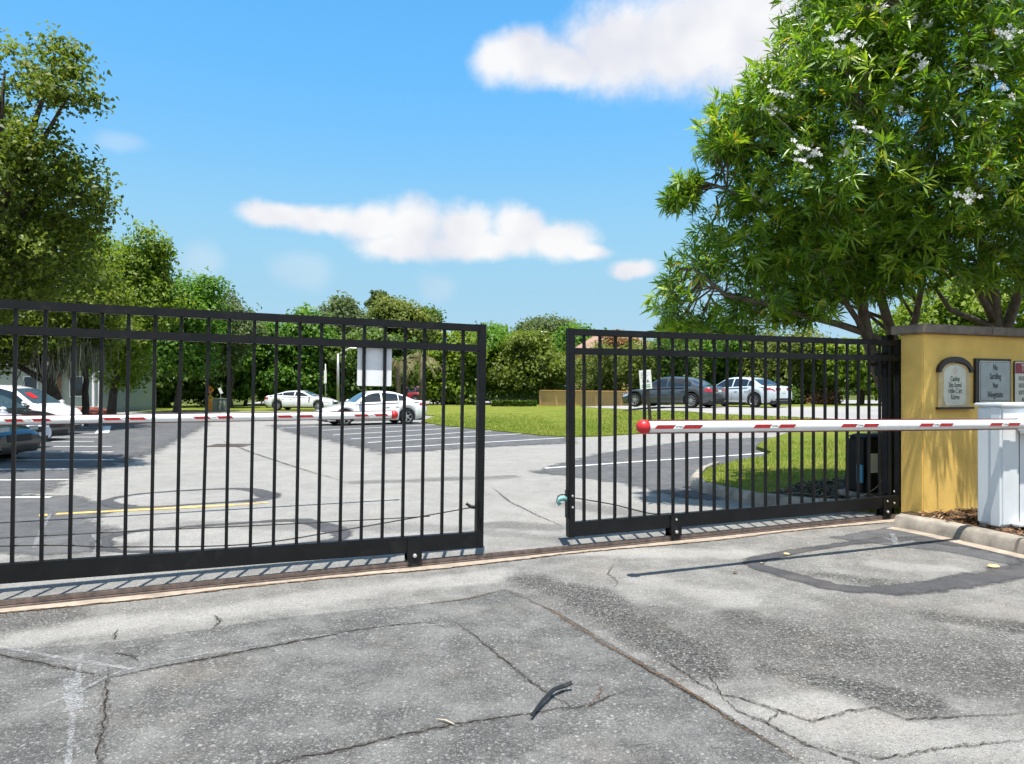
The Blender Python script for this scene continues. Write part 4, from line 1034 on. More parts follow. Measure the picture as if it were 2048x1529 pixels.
# ------------------------------------------------------------------ cars
def interp(ctrl, x):
    c = np.array(ctrl); return np.interp(x, c[:, 0], c[:, 1])
def smooth_interp(ctrl, x):
    c = np.array(ctrl, dtype=float); x = np.asarray(x, dtype=float)
    off = .035
    return sum(np.interp(x + d, c[:, 0], c[:, 1]) for d in (-1.6 * off, -.8 * off, 0, .8 * off, 1.6 * off)) / 5
BODY_PROF = [(.90, 0.0), (.955, .06), (.985, .2), (1.0, .42), (.99, .62), (.965, .78), (.93, .88), (.86, .95), (.70, .985), (.35, 1.0), (0.0, 1.004)]
def make_car(label, loc, heading, paint_mat, spec, group=None, name='parked_car', rim='rim', sunshade=False):
    """nose along +x before turning; parts hang below one Empty at the ground"""
    L_, W_, H_ = spec['L'], spec['W'], spec['H']
    c = thing(name, label, 'car', loc, (0, 0, heading), group)
    hl = L_ / 2; wr = spec.get('wr', .33); fa, ra = hl - spec['fo'], -hl + spec['ro']
    ar = wr + .055
    def plan(x):
        u = np.clip((np.abs(x) - hl * .55) / (hl * .45), 0, 1)
        return W_ / 2 * (1 - .26 * u ** 3.2)
    def ztop(x): return smooth_interp(spec['top'], x)
    def zlow(x):
        z = np.maximum(interp([(-hl, .40), (-hl + .25, .26), (-hl + .6, .2), (hl - .6, .19), (hl - .2, .2), (hl, .27)], x), 0)
        for a in (fa, ra):
            d = np.abs(x - a); z = np.where(d < ar, np.maximum(z, wr + np.sqrt(np.maximum(0, ar * ar - d * d))), z)
        return z
    xs = sorted(set(list(np.linspace(-hl, hl, 64)) + [a + ar * math.cos(R(k)) for a in (fa, ra) for k in range(0, 181, 15)] + [a + s * (ar + .004) for a in (fa, ra) for s in (-1, 1)] + [-hl + .03, -hl + .08, hl - .03, hl - .08]))
    xs = np.array(xs); zt, zl, pw = ztop(xs), zlow(xs), plan(xs)
    m = len(BODY_PROF); vs = []; fs = []
    for i, x in enumerate(xs):
        ring = [(x, pw[i] * y, zl[i] + (zt[i] - zl[i]) * z) for y, z in BODY_PROF]
        vs += ring + [(x, -y, z) for x, y, z in ring[-2::-1]]
    k2 = 2 * m - 1
    for i in range(len(xs) - 1):
        for k in range(k2 - 1):
            fs.append((i * k2 + k, i * k2 + k + 1, (i + 1) * k2 + k + 1, (i + 1) * k2 + k))
        fs.append((i * k2 + k2 - 1, i * k2, (i + 1) * k2, (i + 1) * k2 + k2 - 1))
    n0 = len(xs) - 1
    fs.append(tuple(range(k2))); fs.append(tuple(n0 * k2 + k for k in range(k2 - 1, -1, -1)))
    MB().add(vs, fs).build('body', paint_mat, c, smooth=True, auto=R(38))
    MB().box(-hl + .12, hl - .12, -W_ * .40, W_ * .40, .17, .45).build('underbody', M['trim_black'], c)
    for a in (fa, ra):
        MB().box(a - ar * .96, a + ar * .96, -W_ * .43, W_ * .43, .3, wr + ar * .8).build('wheel_well', M['trim_black'], c)
    # surface helpers
    def surf(x, s, side, off):
        z0, z1, w = float(zlow(np.array([x]))[0]), float(ztop(np.array([x]))[0]), float(plan(np.array([x]))[0])
        z0b = min(z0, .24)
        ys = [p[0] for p in BODY_PROF]; zs = [p[1] for p in BODY_PROF]
        y = float(np.interp(s, zs, ys)) * w
        return (x, side * (y + off), z0 + (z1 - z0) * s)
    def patch(nm, x0, x1, s0, s1, side, mat, off=.006, nx=8, ns=4, parent=None, end=0, skew=0):
        vs = []; fs = []
        for i in range(nx + 1):
            for j in range(ns + 1):
                x = x0 + (x1 - x0) * i / nx + skew * (j / ns - .5); s = s0 + (s1 - s0) * j / ns
                p = surf(min(max(x, -hl), hl), s, side, off); vs.append((p[0] + end, p[1], p[2]))
        fs = [(i * (ns + 1) + j, (i + 1) * (ns + 1) + j, (i + 1) * (ns + 1) + j + 1, i * (ns + 1) + j + 1) for i in range(nx) for j in range(ns)]
        # inner end panel that wraps onto the flat end of the body
        return MB().add(vs, fs).build(nm, mat, parent or c, smooth=True)
    # greenhouse
    roof = spec['roof']; xr0, xr1 = roof[0][0], roof[-1][0]
    gxs = np.linspace(xr0, xr1, 44)
    def zr(x): return np.maximum(smooth_interp(roof, x), ztop(np.asarray(x)) - .02)
    def gy(x, z):
        b = float(ztop(np.array([x]))[0]); t = (z - b) / (H_ - b)
        return float(plan(np.array([x]))[0]) * (.925 - .25 * t - .05 * t * t)
    vs = []; fs = []
    for x in gxs:
        z1 = float(zr(np.array([x]))[0]); b = float(ztop(np.array([x]))[0]) - .05
        hh = z1 - b; yt = gy(x, z1 - .35 * min(hh, .25))
        ring = [(x, gy(x, b), b), (x, gy(x, b + hh * .5), b + hh * .5), (x, gy(x, z1 - min(.07, hh * .3)), z1 - min(.07, hh * .3)), (x, gy(x, z1) * .93, z1 - min(.022, hh * .1)), (x, gy(x, z1) * .78, z1 - min(.006, hh * .05)), (x, gy(x, z1) * .4, z1 + .004), (x, 0, z1 + .008)]
        vs += ring + [(x, -y, z) for x, y, z in ring[-2::-1]]
    k2 = 13
    for i in range(len(gxs) - 1):
        for k in range(k2 - 1): fs.append((i * k2 + k, i * k2 + k + 1, (i + 1) * k2 + k + 1, (i + 1) * k2 + k))
    fs.append(tuple(range(k2))); fs.append(tuple((len(gxs) - 1) * k2 + k for k in range(k2 - 1, -1, -1)))
    MB().add(vs, fs).build('roof', paint_mat, c, smooth=True, auto=R(45))
    def side_window(x0, x1, side):
        X = np.linspace(x0, x1, 12); lo = []; hi = []
        for x in X:
            b = float(ztop(np.array([x]))[0]) + .025; t = float(zr(np.array([x]))[0]) - spec.get('rail', .085)
            if t < b + .02: continue
            lo.append((x, side * (gy(x, b) + .007), b)); md = (b + t) / 2
            hi.append([(x, side * (gy(x, md) + .008), md), (x, side * (gy(x, t) + .007), t)])
        if len(lo) < 3: return
        vs = []; 
        for l, (m_, h_) in zip(lo, hi): vs += [l, m_, h_]
        fs = [(3 * i + k, 3 * i + 3 + k, 3 * i + 4 + k, 3 * i + 1 + k) for i in range(len(lo) - 1) for k in (0, 1)]
        MB().add(vs, fs).build('side_window', spec.get('glass', M['glass']), c, smooth=True)
    for side in (1, -1):
        for x0, x1 in spec['windows']: side_window(x0, x1, side)
    def end_glass(nm, x0, x1, mat):
        X = np.linspace(x0, x1, 8); vs = []; ny = 9
        for x in X:
            z1 = float(zr(np.array([x]))[0]); wv = gy(x, z1)
            for k in range(ny):
                u = -1 + 2 * k / (ny - 1); y = u * wv * .88
                ring_y = [0, .4, .78, .93]; ring_d = [.008, .004, -.006, -.022]
                vs.append((x, y, z1 + float(np.interp(abs(u) * .88, ring_y, ring_d)) + .007))
        fs = [(i * ny + k, (i + 1) * ny + k, (i + 1) * ny + k + 1, i * ny + k + 1) for i in range(len(X) - 1) for k in range(ny - 1)]
        return MB().add(vs, fs).build(nm, mat, c, smooth=True)
    ws = end_glass('windscreen', *spec['screen'], spec.get('screen_mat', M['glass_blue']))
    end_glass('rear_window', *spec['backlight'], M['glass'])
    if sunshade:
        xm = sum(spec['screen']) / 2; z1 = float(zr(np.array([xm]))[0])
        MB().box(-.16, .16, -.45, -.15, .016, .020).build('sunshade', M['red'], c).location = (xm, 0, z1)
        o = [q for q in c.children if q.name.startswith('sunshade')][-1]; o.rotation_euler.y = spec.get('shade_rake', .5)
    # wheels
    for a in (fa, ra):
        for side in (1, -1):
            wv = MB().lathe([(.001, .03), (wr * .64, .028), (wr * .6, -.08), (.001, -.08)], 'y', 20).build('wheel', M['trim_black'], c); wv.location = (a, side * (W_ / 2 - .115), wr); wv.rotation_euler.z = 0 if side > 0 else math.pi
            MB().lathe([(wr * .66, .095), (wr * .72, .108), (wr * .93, .105), (wr, .07), (wr, -.09), (wr * .9, -.11), (wr * .5, -.11)], 'y', 26).build('tyre', M['tyre'], wv, smooth=True, auto=R(50))
            mb = MB().lathe([(wr * .70, .098), (wr * .66, .104), (wr * .63, .085), (wr * .62, .02)], 'y', 26)
            ns = spec.get('spokes', 10)
            for k in range(ns):
                an = 2 * math.pi * k / ns; ca, sa = math.cos(an), math.sin(an); hw = wr * (.05 if ns > 7 else .075)
                q = [(.04, hw, .085), (wr * .66, hw * .8, .092), (wr * .66, -hw * .8, .092), (.04, -hw, .085)]
                vs = [(x * ca - y * sa, h, x * sa + y * ca) for x, y, h in q] + [(x * ca - y * sa, h - .02, x * sa + y * ca) for x, y, h in q]
                mb.add(vs, [(0, 1, 2, 3), (7, 6, 5, 4), (0, 4, 5, 1), (1, 5, 6, 2), (2, 6, 7, 3), (3, 7, 4, 0)])
            mb.lathe([(.001, .098), (.045, .096), (.055, .08)], 'y', 14)
            mb.build('rim', M[rim], wv)
    # lamps, mirrors, handles, seams, plates
    for side in (1, -1):
        patch('head_lamp', hl - spec.get('hlx', .50), hl - .05, *spec.get('hls', (.62, .80)), side, M['lens_clear'], .005, end=.004, skew=.05)
        patch('tail_lamp', -hl + .015, -hl + spec.get('tlx', .34), *spec.get('tls', (.66, .84)), side, M['lens_red'], .006, end=-.004, skew=-.04)
        mx = spec['screen'][1] - .18 if spec['screen'][1] > spec['screen'][0] else spec['screen'][0] - .18
        zb = float(ztop(np.array([mx]))[0])
        mb = MB().lathe([(.001, .11), (.05, .10), (.075, .04), (.08, -.02), (.06, -.06), (.001, -.065)], 'x', 12)
        mr = mb.build('wing_mirror', paint_mat, c, smooth=True); mr.location = (mx, side * (W_ / 2 + .04), zb + .07); mr.scale = (.75, 1.15, .85)
        for xd in spec['seams']:
            patch('door_seam', xd - .004, xd + .004, .08, .93, side, M['trim_black'], .0025, 1, 8)
        for xd in spec['handles']:
            q = surf(xd, .72, side, .012)
            MB().box(q[0] - .09, q[0] + .09, q[1] - .012, q[1] + .012, q[2] - .014, q[2] + .014).build('door_handle', paint_mat if spec.get('body_handles', True) else M['rim'], c, bevel=.006)
        patch('sill_trim', ra + ar + .03, fa - ar - .03, .0, .07, side, spec.get('sill', M['trim_black']), .004, 6, 2)
    zr_ = float(ztop(np.array([-hl + .02]))[0])
    ew = float(plan(np.array([-hl]))[0])
    MB().box(-hl - .012, -hl + .02, -.16, .16, spec.get('pz', .66) - .055, spec.get('pz', .66) + .055).build('number_plate', M['plate'], c)
    for side in (1, -1):
        MB().box(-hl - .010, -hl + .02, side * ew * .62 - ew * .26, side * ew * .62 + ew * .26, spec.get('tlz', .82) - .06, spec.get('tlz', .82) + .06).build('tail_lamp', M['lens_red'], c, bevel=.008)
        MB().box(hl - .02, hl + .008, side * ew * .66 - ew * .2, side * ew * .66 + ew * .2, spec.get('hlz', .62) - .045, spec.get('hlz', .62) + .05).build('head_lamp', M['lens_clear'], c, bevel=.006)
    MB().box(-hl - .008, -hl + .05, -ew * .9, ew * .9, .36, .46).build('rear_trim', spec.get('rear_trim', M['trim_black']), c, bevel=.01)
    MB().box(hl - .05, hl + .010, -ew * .55, ew * .55, spec.get('gz', .42), spec.get('gz', .42) + spec.get('gh', .16)).build('grille', M['trim_black'], c, bevel=.01)
    MB().box(hl - .05, hl + .006, -ew * .8, ew * .8, .24, .34).build('front_trim', M['trim_black'], c, bevel=.01)
    return c

def sedan(L_=4.6, W_=1.82, H_=1.45, **k):
    h = L_ / 2
    s = dict(L=L_, W=W_, H=H_, fo=.88, ro=1.0, wr=.325,
             top=[(-h - .2, .62), (-h, .78), (-h + .05, .97), (-h + .18, 1.03), (-h + .75, 1.02), (-.6, .99), (.4, .95), (h - 1.28, .93), (h - .8, .85), (h - .35, .74), (h - .12, .66), (h, .55), (h + .2, .4)],
             roof=[(-h + .42, 1.00), (-h + .7, 1.08), (-h + 1.15, H_ - .14), (-h + 1.55, H_ - .035), (-.25, H_), (.1, H_ - .012), (.42, H_ - .09), (h - 1.3, .94)],
             windows=[(-h + 1.02, -h + 1.36), (-h + 1.40, -.22), (-.14, h - 1.44)], screen=(.36, h - 1.34), backlight=(-h + .52, -h + 1.22),
             seams=[-.18, -h + 1.2, h - 1.36], handles=[-.42, -h + 1.32 + .12])
    s.update(k); return s
def suv(L_=4.7, W_=1.88, H_=1.70, **k):
    h = L_ / 2
    s = dict(L=L_, W=W_, H=H_, fo=.9, ro=.95, wr=.36,
             top=[(-h - .2, .7), (-h, .85), (-h + .05, 1.03), (-h + .2, 1.06), (-.6, 1.05), (.5, 1.02), (h - 1.1, 1.02), (h - .6, .96), (h - .25, .88), (h - .06, .78), (h, .62), (h + .2, .5)],
             roof=[(-h + .10, 1.08), (-h + .25, 1.35), (-h + .5, H_ - .08), (-h + .9, H_ - .02), (-.3, H_), (.1, H_ - .02), (.5, H_ - .14), (h - 1.02, 1.02)],
             windows=[(-h + .42, -h + .95), (-h + 1.0, -.32), (-.24, h - 1.22)], screen=(.45, h - 1.06), backlight=(-h + .14, -h + .42),
             seams=[-.28, -h + 1.2, h - 1.15], handles=[-.5, -h + 1.35], hls=(.62, .78))
    s.update(k); return s
white = paint('white_car_paint', (.78, .78, .78))
white2 = paint('pearl_car_paint', (.74, .745, .76))
navy = paint('dark_teal_paint', (.007, .013, .018), .1)
blackp = paint('black_car_paint', (.012, .012, .014))
grey = paint('slate_grey_paint', (.060, .072, .085), .35)
silver = paint('ice_silver_paint', (.58, .64, .68), .2)
redp = paint('red_car_paint', (.25, .02, .03))
lav = paint('cool_white_paint', (.66, .66, .74))
def car_nose(px, d_near, W_, L_):       # centre of a car facing +x whose nose is seen at px
    x = (px - CX) / F * (d_near + W_ * .62); return (x - L_ / 2, d_near + W_ / 2, 0)
LEFT = 'cars parked in the shade at the left'
make_car('dark teal car nearest the gate at the left edge, only its nose showing', car_nose(58, 14.9, 1.82, 4.6), R(-2), navy, sedan(hlz=.70, gz=.42), LEFT)
make_car('white sedan second from the gate in the left row', car_nose(82, 17.8, 1.82, 4.5), R(-1), lav, sedan(4.5), LEFT)
make_car('black sedan between the white sedan and the white wagon at left', car_nose(122, 20.6, 1.82, 4.7), R(1), blackp, sedan(4.7, screen_mat=M['glass_blue']), LEFT)
make_car('white wagon with red sunshade, farthest car in the left row', car_nose(152, 23.4, 1.88, 4.7), R(0), white, suv(H_=1.68, roof=[(-2.25, 1.08), (-2.1, 1.35), (-1.85, 1.60), (-1.45, 1.66), (-.3, 1.68), (.35, 1.665), (.85, 1.54), (1.62, 1.03)], top=[(-2.55, .7), (-2.35, .85), (-2.3, 1.03), (-2.15, 1.06), (-.6, 1.05), (.5, 1.03), (1.55, 1.03), (1.9, .97), (2.15, .90), (2.29, .78), (2.35, .62), (2.55, .5)], windows=[(-1.93, -1.4), (-1.35, -.22), (-.14, 1.34)], screen=(.80, 1.58), seams=[-.18, -1.15, 1.45], shade_rake=.58), LEFT, sunshade=True)
hy = g(733, 851)
make_car('white sedan parked nose-left in the stalls behind the arm tip', (hy.x + .05, hy.y + .9, 0), R(180 + 29), white, sedan(4.6, 1.80, 1.45, spokes=5, pz=.62, tls=(.74, .88), tlx=.42, sill=white), 'cars parked in the open lot')
make_car('white sedan facing right in front of the far trees', ((594 - CX) / F * 49.0, 50.2, .02), R(-8), white2, sedan(4.85, 1.85, 1.36), 'cars parked in the open lot')
ch = at(1356, 824, 35)
make_car('dark slate-grey sedan seen from behind on the right-hand lot', (ch.x - .15, ch.y + .5, float(terrain(ch.x, ch.y)) + .055), R(180 - 42), grey, sedan(4.95, 1.90, 1.49, pz=.80, tlz=.86, tls=(.66, .88), spokes=10, wr=.35), 'cars on the right-hand lot')
ns = at(1484, 824, 35.4)
make_car('pale silver sedan parked right of the slate-grey one', (ns.x + .1, ns.y + .6, float(terrain(ns.x, ns.y)) + .055), R(180 - 54), silver, sedan(4.85, 1.86, 1.47, pz=.74, tlz=.88, tls=(.76, .88), tlx=.5, spokes=12, wr=.345), 'cars on the right-hand lot')
fc = at(812, 800, 76)
make_car('dark red car on the far road behind the white sedan', (fc.x, fc.y, .02), R(170), redp, suv(4.5, 1.85, 1.72), None)
# ------------------------------------------------------------------ background: house, walls, poles, signs
hb = at(-90, 800, 45)
hs = thing('house', 'sage-green clapboard house with brick chimney behind the mossy oak', 'house', (hb.x, 45, 0))
wd = (201 - CX) / F * 45 - hb.x
mb = MB(); nb = 22
for k in range(nb):
    z0 = .25 + k * 2.75 / nb; z1 = z0 + 2.75 / nb
    mb.add([(0, -.03, z0), (wd, -.03, z0), (wd, 0, z1), (0, 0, z1), (0, 0, z0), (wd, 0, z0)], [(0, 1, 2, 3), (0, 4, 5, 1)])
    mb.add([(wd + .03, 0, z0), (wd + .03, 7, z0), (wd, 7, z1), (wd, 0, z1)], [(0, 1, 2, 3)])
mb.box(0, wd - .01, .01, 7, 0, 3.0)
mb.build('siding', M['siding'], hs, fixn=False)
for x in (wd - .06, wd * .42):
    MB().box(x - .07, x + .08, -.06, .0, 0, 3.0).build('corner_board', M['trim'], hs)
MB().add([(-.6, -.7, 2.95), (wd + .6, -.7, 2.95), (wd - 2.2, 3.5, 5.2), (2, 3.5, 5.2), (-.6, 7.7, 2.95), (wd + .6, 7.7, 2.95)], [(0, 1, 2, 3), (3, 2, 5, 4), (1, 5, 2), (0, 3, 4), (0, 4, 5, 1)]).build('roof', M['roof_grey'], hs)
cxp = (106 - CX) / F * 44.6 - hb.x
MB().box(cxp - .28, cxp + .28, -.45, -.03, 0, 4.6).build('chimney', M['brick'], hs, bevel=.02)
for px in (58, 150):
    wx = (px - CX) / F * 44.8 - hb.x
    wi = MB().box(wx - .45, wx + .45, -.055, -.02, 1.0, 2.3).build('window', M['trim'], hs)
    MB().box(wx - .38, wx + .38, -.065, -.054, 1.07, 2.23).build('pane', M['dark_window'], wi)
for px in (186, 199):
    wx = (px - CX) / F * 43.6 - hb.x
    MB().box(wx - .07, wx + .07, -1.4, -1.26, 0, 2.7).build('porch_post', M['trim'], hs)
q = at(172, 800, 41)
setp(MB().lathe([(.001, .5), (.6, .46), (1.2, .30), (1.6, .05), (1.62, -.1)], 'z', 20, (q.x, 41, 0)).build('mulch_mound', simple('red_mulch', (.16, .04, .025), .95, 0, .4, 6), None, smooth=True), 'low red-brown mulch mound around the thin trunk at left', 'mulch mound')

# terracotta-roofed house far behind on the right
b2 = at(1238, 775, 80)
h2 = thing('house', 'terracotta-roofed house half hidden behind trees on the right', 'house', (b2.x, 80, -.5))
MB().box(-5.2, 5.2, 0, 8, -.2, 5.9).build('wall', M['tan_wall'], h2)
rf = MB().add([(-5.9, -.7, 5.85), (5.9, -.7, 5.85), (5.9, 8.7, 5.85), (-5.9, 8.7, 5.85), (-2.2, 4, 8.1), (2.2, 4, 8.1)], [(0, 1, 5, 4), (1, 2, 5), (2, 3, 4, 5), (3, 0, 4), (3, 2, 1, 0)]).build('roof', M['roof_terra'], h2)
for x in (-3.2, 0, 3.2):
    wi = MB().box(x - .6, x + .6, -.06, .02, 3.4, 4.9).build('window', M['trim'], h2)
    MB().box(x - .5, x + .5, -.075, -.055, 3.5, 4.8).build('pane', M['dark_window'], wi)

# tan garden wall beyond the lawn
pa, pb = Vector((2.44, 60.0, 0)), Vector((7.95, 41.0, 0))
tw = thing('garden_wall', 'long low tan stucco wall beyond the lawn', 'wall', pa, (0, 0, math.atan2(pb.y - pa.y, pb.x - pa.x)))
tl_ = (pb - pa).length
MB().box(0, tl_, -.12, .12, -.2, 1.28).build('wall_body', M['tan_wall'], tw)
MB().box(-.05, tl_ + .05, -.17, .17, 1.282, 1.37).build('cap', M['tan_wall'], tw, bevel=.02)
for k in range(6):
    MB().box(k * tl_ / 5 - .16, k * tl_ / 5 + .16, -.15, .15, -.2, 1.281).build('pier', M['tan_wall'], tw)
# low black fence along the far road
fe = thing('low_fence', 'low black post and rail fence at the far edge of the lawn', 'fence', at(850, 813, 62).xy.to_3d(), (0, 0, R(0)))
fl = (1078 - 850) / F * 62
ps = MB().box(-.05, .05, -.05, .05, -.1, .72).build('post', M['black'], fe)
nfp = 8
for k in range(1, nfp):
    c = ps.copy(); COL.objects.link(c); c.parent = fe; c.location.x = fl * k / (nfp - 1)
for z in (.62,):
    MB().box(0, fl, -.03, .03, z, z + .06).build('rail', M['black'], fe)
gp_ = at(1060, 813, 61); 

def lamp(px, d, base_z, y_arm, px_tip, y_tip, label):
    b = at(px, 775, d); r = thing('street_lamp', label, 'street lamp', (b.x, d, base_z))
    za = CH - (y_arm - HY) / F * d - base_z; zt = CH - (y_tip - HY) / F * d - base_z; xt = (px_tip - px) / F * d
    MB().tube([(0, 0, 0), (0, 0, za * .5), (0, 0, za)], [.13, .11, .085], 10).build('pole', M['galv'], r, smooth=True)
    MB().tube([(0, 0, za - .1), (xt * .35, 0, za + (zt - za) * .45), (xt * .62, 0, zt - .02), (xt * .72, 0, zt)], [.06, .055, .05, .05], 8).build('arm', M['lamp_white'], r, smooth=True)
    hd = MB().add([(xt * .68, -.16, zt - .05), (xt, -.12, zt - .06), (xt, .12, zt - .06), (xt * .68, .16, zt - .05), (xt * .7, -.1, zt + .09), (xt * .95, -.06, zt + .05), (xt * .95, .06, zt + .05), (xt * .7, .1, zt + .09)], [(0, 3, 2, 1), (4, 5, 6, 7), (0, 1, 5, 4), (1, 2, 6, 5), (2, 3, 7, 6), (3, 0, 4, 7)]).build('lamp_head', M['lamp_white'], r, bevel=.02)
    return r
lamp(676, 58, 0, 708, 714, 696, 'street lamp with bent arm rising behind the white sedan')
lamp(1052, 88, 0, 676, 1094, 664, 'street lamp whose pale arm shows above the round oak')
pp = at(651, 800, 56)
r = thing('marker_pole', 'thin pole with white marker plate left of the street lamp', 'pole', (pp.x, 56, 0))
MB().tube([(0, 0, 0), (0, 0, 3.4)], .05, 8).build('pole', M['galv'], r, smooth=True)
MB().box(-.10, .10, -.07, -.05, 1.9, 2.9).build('plate', M['paint_white'], r)

# roadworks signs and utility box
ub = at(437, 800, 50)
r = thing('utility_box', 'grey-green utility cabinet on the far verge', 'utility box', (ub.x, 50, 0))
MB().box(-.45, .62, -.35, .35, .02, .78).build('cabinet', M['box_green'], r, bevel=.02)
MB().box(-.48, .65, -.38, .38, .78, .83).build('lid', M['box_green'], r, bevel=.015)
MB().box(.08, .10, -.356, -.349, .08, .74).build('door_seam', M['trim_black'], r)
MB().box(-.50, .67, -.4, .4, -.08, .03).build('plinth', M['road_far'], r)
os_ = at(424, 800, 49)
r = thing('roadworks_sign', 'orange diamond and amber roadworks signs on one orange post', 'sign', (os_.x - .1, 49, 0))
MB().box(-.14, .10, -.03, .03, 0, .82).build('stand', M['orange'], r)
MB().tube([(0, 0.02, 0), (0, .02, 1.5)], .025, 6).build('post', M['galv'], r)
def diamond(s, zc, nm, mat, par):
    return MB().prism([(0, zc - s), (s, zc), (0, zc + s), (-s, zc)], -.05, -.035).build(nm, mat, par)
d1 = diamond(.27, 1.42, 'diamond_sign', M['orange'], r)
MB().prism([(-.05, 1.30), (.0, 1.36), (.05, 1.30), (.04, 1.44), (.08, 1.50), (0, 1.58), (-.04, 1.50), (-.02, 1.42)], -.056, -.051).build('symbol', M['ink'], d1)
d2 = diamond(.25, .86, 'lower_sign', M['yellow_sign'], r)
for k in range(3): MB().box(-.13 + .03 * k, .13 - .03 * k, -.056, -.051, .84 + .06 * k, .865 + .06 * k).build('symbol', M['ink'], d2)
wsn = at(441, 783, 51)
r = thing('road_sign', 'small tilted white sign behind the utility cabinet', 'sign', (wsn.x, 51, 0))
MB().tube([(0, .02, 0), (0, .02, 1.4)], .02, 6).build('post', M['galv'], r)
o = MB().box(-.10, .10, -.012, 0, -.22, .22).build('plate', M['paint_white'], r); o.location = (0, 0, 1.35); o.rotation_euler.y = R(-25)
# yield-shaped sign behind the tan wall
ys = at(1243, 766, 57)
r = thing('give_way_sign', 'small white triangular sign standing behind the tan wall', 'sign', (ys.x, 57, float(terrain(ys.x, 57)) - .1))
zc = ys.z - float(terrain(ys.x, 57)) + .1
MB().tube([(0, .02, 0), (0, .02, zc)], .025, 6).build('post', M['galv'], r)
MB().prism([(-.30, zc + .22), (.30, zc + .22), (0, zc - .28)], -.015, 0).build('plate', M['paint_white'], r)
MB().prism([(-.16, zc + .14), (.16, zc + .14), (0, zc - .12)], -.019, -.0155).build('symbol', M['sign_pale'], r)
# notice board on a leaning post before the grey car
nb_ = g(1301, 850)
r = thing('notice_sign', 'white notice on a leaning dark post before the slate-grey car', 'sign', nb_, (0, R(-4.5), R(0)))
MB().box(-.06, .06, -.03, .03, -.1, 1.45).build('post', M['sign_brown'], r)
d_ = nb_.y; w_ = 24 / F * d_; z1 = CH - (740 - HY) / F * d_ - nb_.z; z0 = CH - (778 - HY) / F * d_ - nb_.z; xo = (1293 - 1301) / F * d_ + .045 * 2
MB().box(xo - w_ / 2, xo + w_ / 2, -.05, -.035, z0, z1).build('board', M['paint_white'], r)
hh = z1 - z0
text('ETA', .17, M['ink'], r, (xo, -.052, z0 + hh * .40), sx=.85, bold=.004)
for k in range(5):
    MB().box(xo - w_ * .36, xo + w_ * (.1 + .06 * (k % 3)), -.053, -.0505, z0 + hh * (.56 + .075 * k), z0 + hh * (.575 + .075 * k)).build('print_line', M['ink'], r)
for k in range(2):
    MB().box(xo - w_ * .36, xo + w_ * .36, -.053, -.0505, z0 + hh * (.08 + .10 * k), z0 + hh * (.13 + .10 * k)).build('print_line', M['ink_green'], r)

# ------------------------------------------------------------------ trees
def leaf_quads(C, N_, s, rng, wid=.5):
    """folded leaf-shaped quads at C, facing roughly along N_"""
    n = len(C)
    u = rng.normal(size=(n, 3)); u -= N_ * np.sum(u * N_, 1, keepdims=True) * .7; u /= np.linalg.norm(u, axis=1, keepdims=True)
    v = np.cross(N_, u); v /= np.linalg.norm(v, axis=1, keepdims=True) + 1e-9
    s = s[:, None]; b = N_ * s * .14
    V = np.stack([C - u * s * .5 - b, C + v * s * wid * .5 + b * .6, C + u * s * .5 - b, C - v * s * wid * .5 + b * .6], 1)
    return V.reshape(-1, 3), np.arange(4 * n).reshape(n, 4)
def px_blob(b):
    px, py, d, rx, ry, rd = b[:6]
    c = at(px, py, d)
    return np.array([c.x, c.y, c.z]), np.array([rx / F * d, rd, ry / F * d]), (b[6] if len(b) > 6 else 1.0)
def crown_cloud(blobs, n, size, clump, rng, hollow=.45, droop=0.0):
    """leaves in clumps spread through ellipsoids; returns centres, normals, tint"""
    vol = np.array([np.prod(b[1]) ** (2 / 3) * b[2] for b in blobs]); cnt = (vol / vol.sum() * n).astype(int)
    C = []; NN = []; T = []
    for (c, r, dens), k in zip(blobs, cnt):
        per = 26; nc = max(6, k // per)
        d = rng.normal(size=(nc, 3)); d /= np.linalg.norm(d, axis=1, keepdims=True)
        rad = hollow + (1.04 - hollow) * rng.random(nc) ** .6
        cc = c + d * r * rad[:, None]
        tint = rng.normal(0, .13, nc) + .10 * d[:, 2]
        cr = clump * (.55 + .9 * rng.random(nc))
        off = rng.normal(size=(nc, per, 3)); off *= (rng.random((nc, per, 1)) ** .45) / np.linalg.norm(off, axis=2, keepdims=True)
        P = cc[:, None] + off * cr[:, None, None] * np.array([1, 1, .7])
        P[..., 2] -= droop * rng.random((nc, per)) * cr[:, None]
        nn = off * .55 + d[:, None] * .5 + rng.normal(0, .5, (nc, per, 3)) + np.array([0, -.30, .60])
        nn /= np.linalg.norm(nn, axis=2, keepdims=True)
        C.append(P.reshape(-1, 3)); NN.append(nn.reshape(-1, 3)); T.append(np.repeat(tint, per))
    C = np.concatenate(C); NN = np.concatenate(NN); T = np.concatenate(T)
    return C, NN, np.clip(.45 + T + rng.normal(0, .14, len(T)), 0, 1), size * (.6 + .8 * rng.random(len(C)))
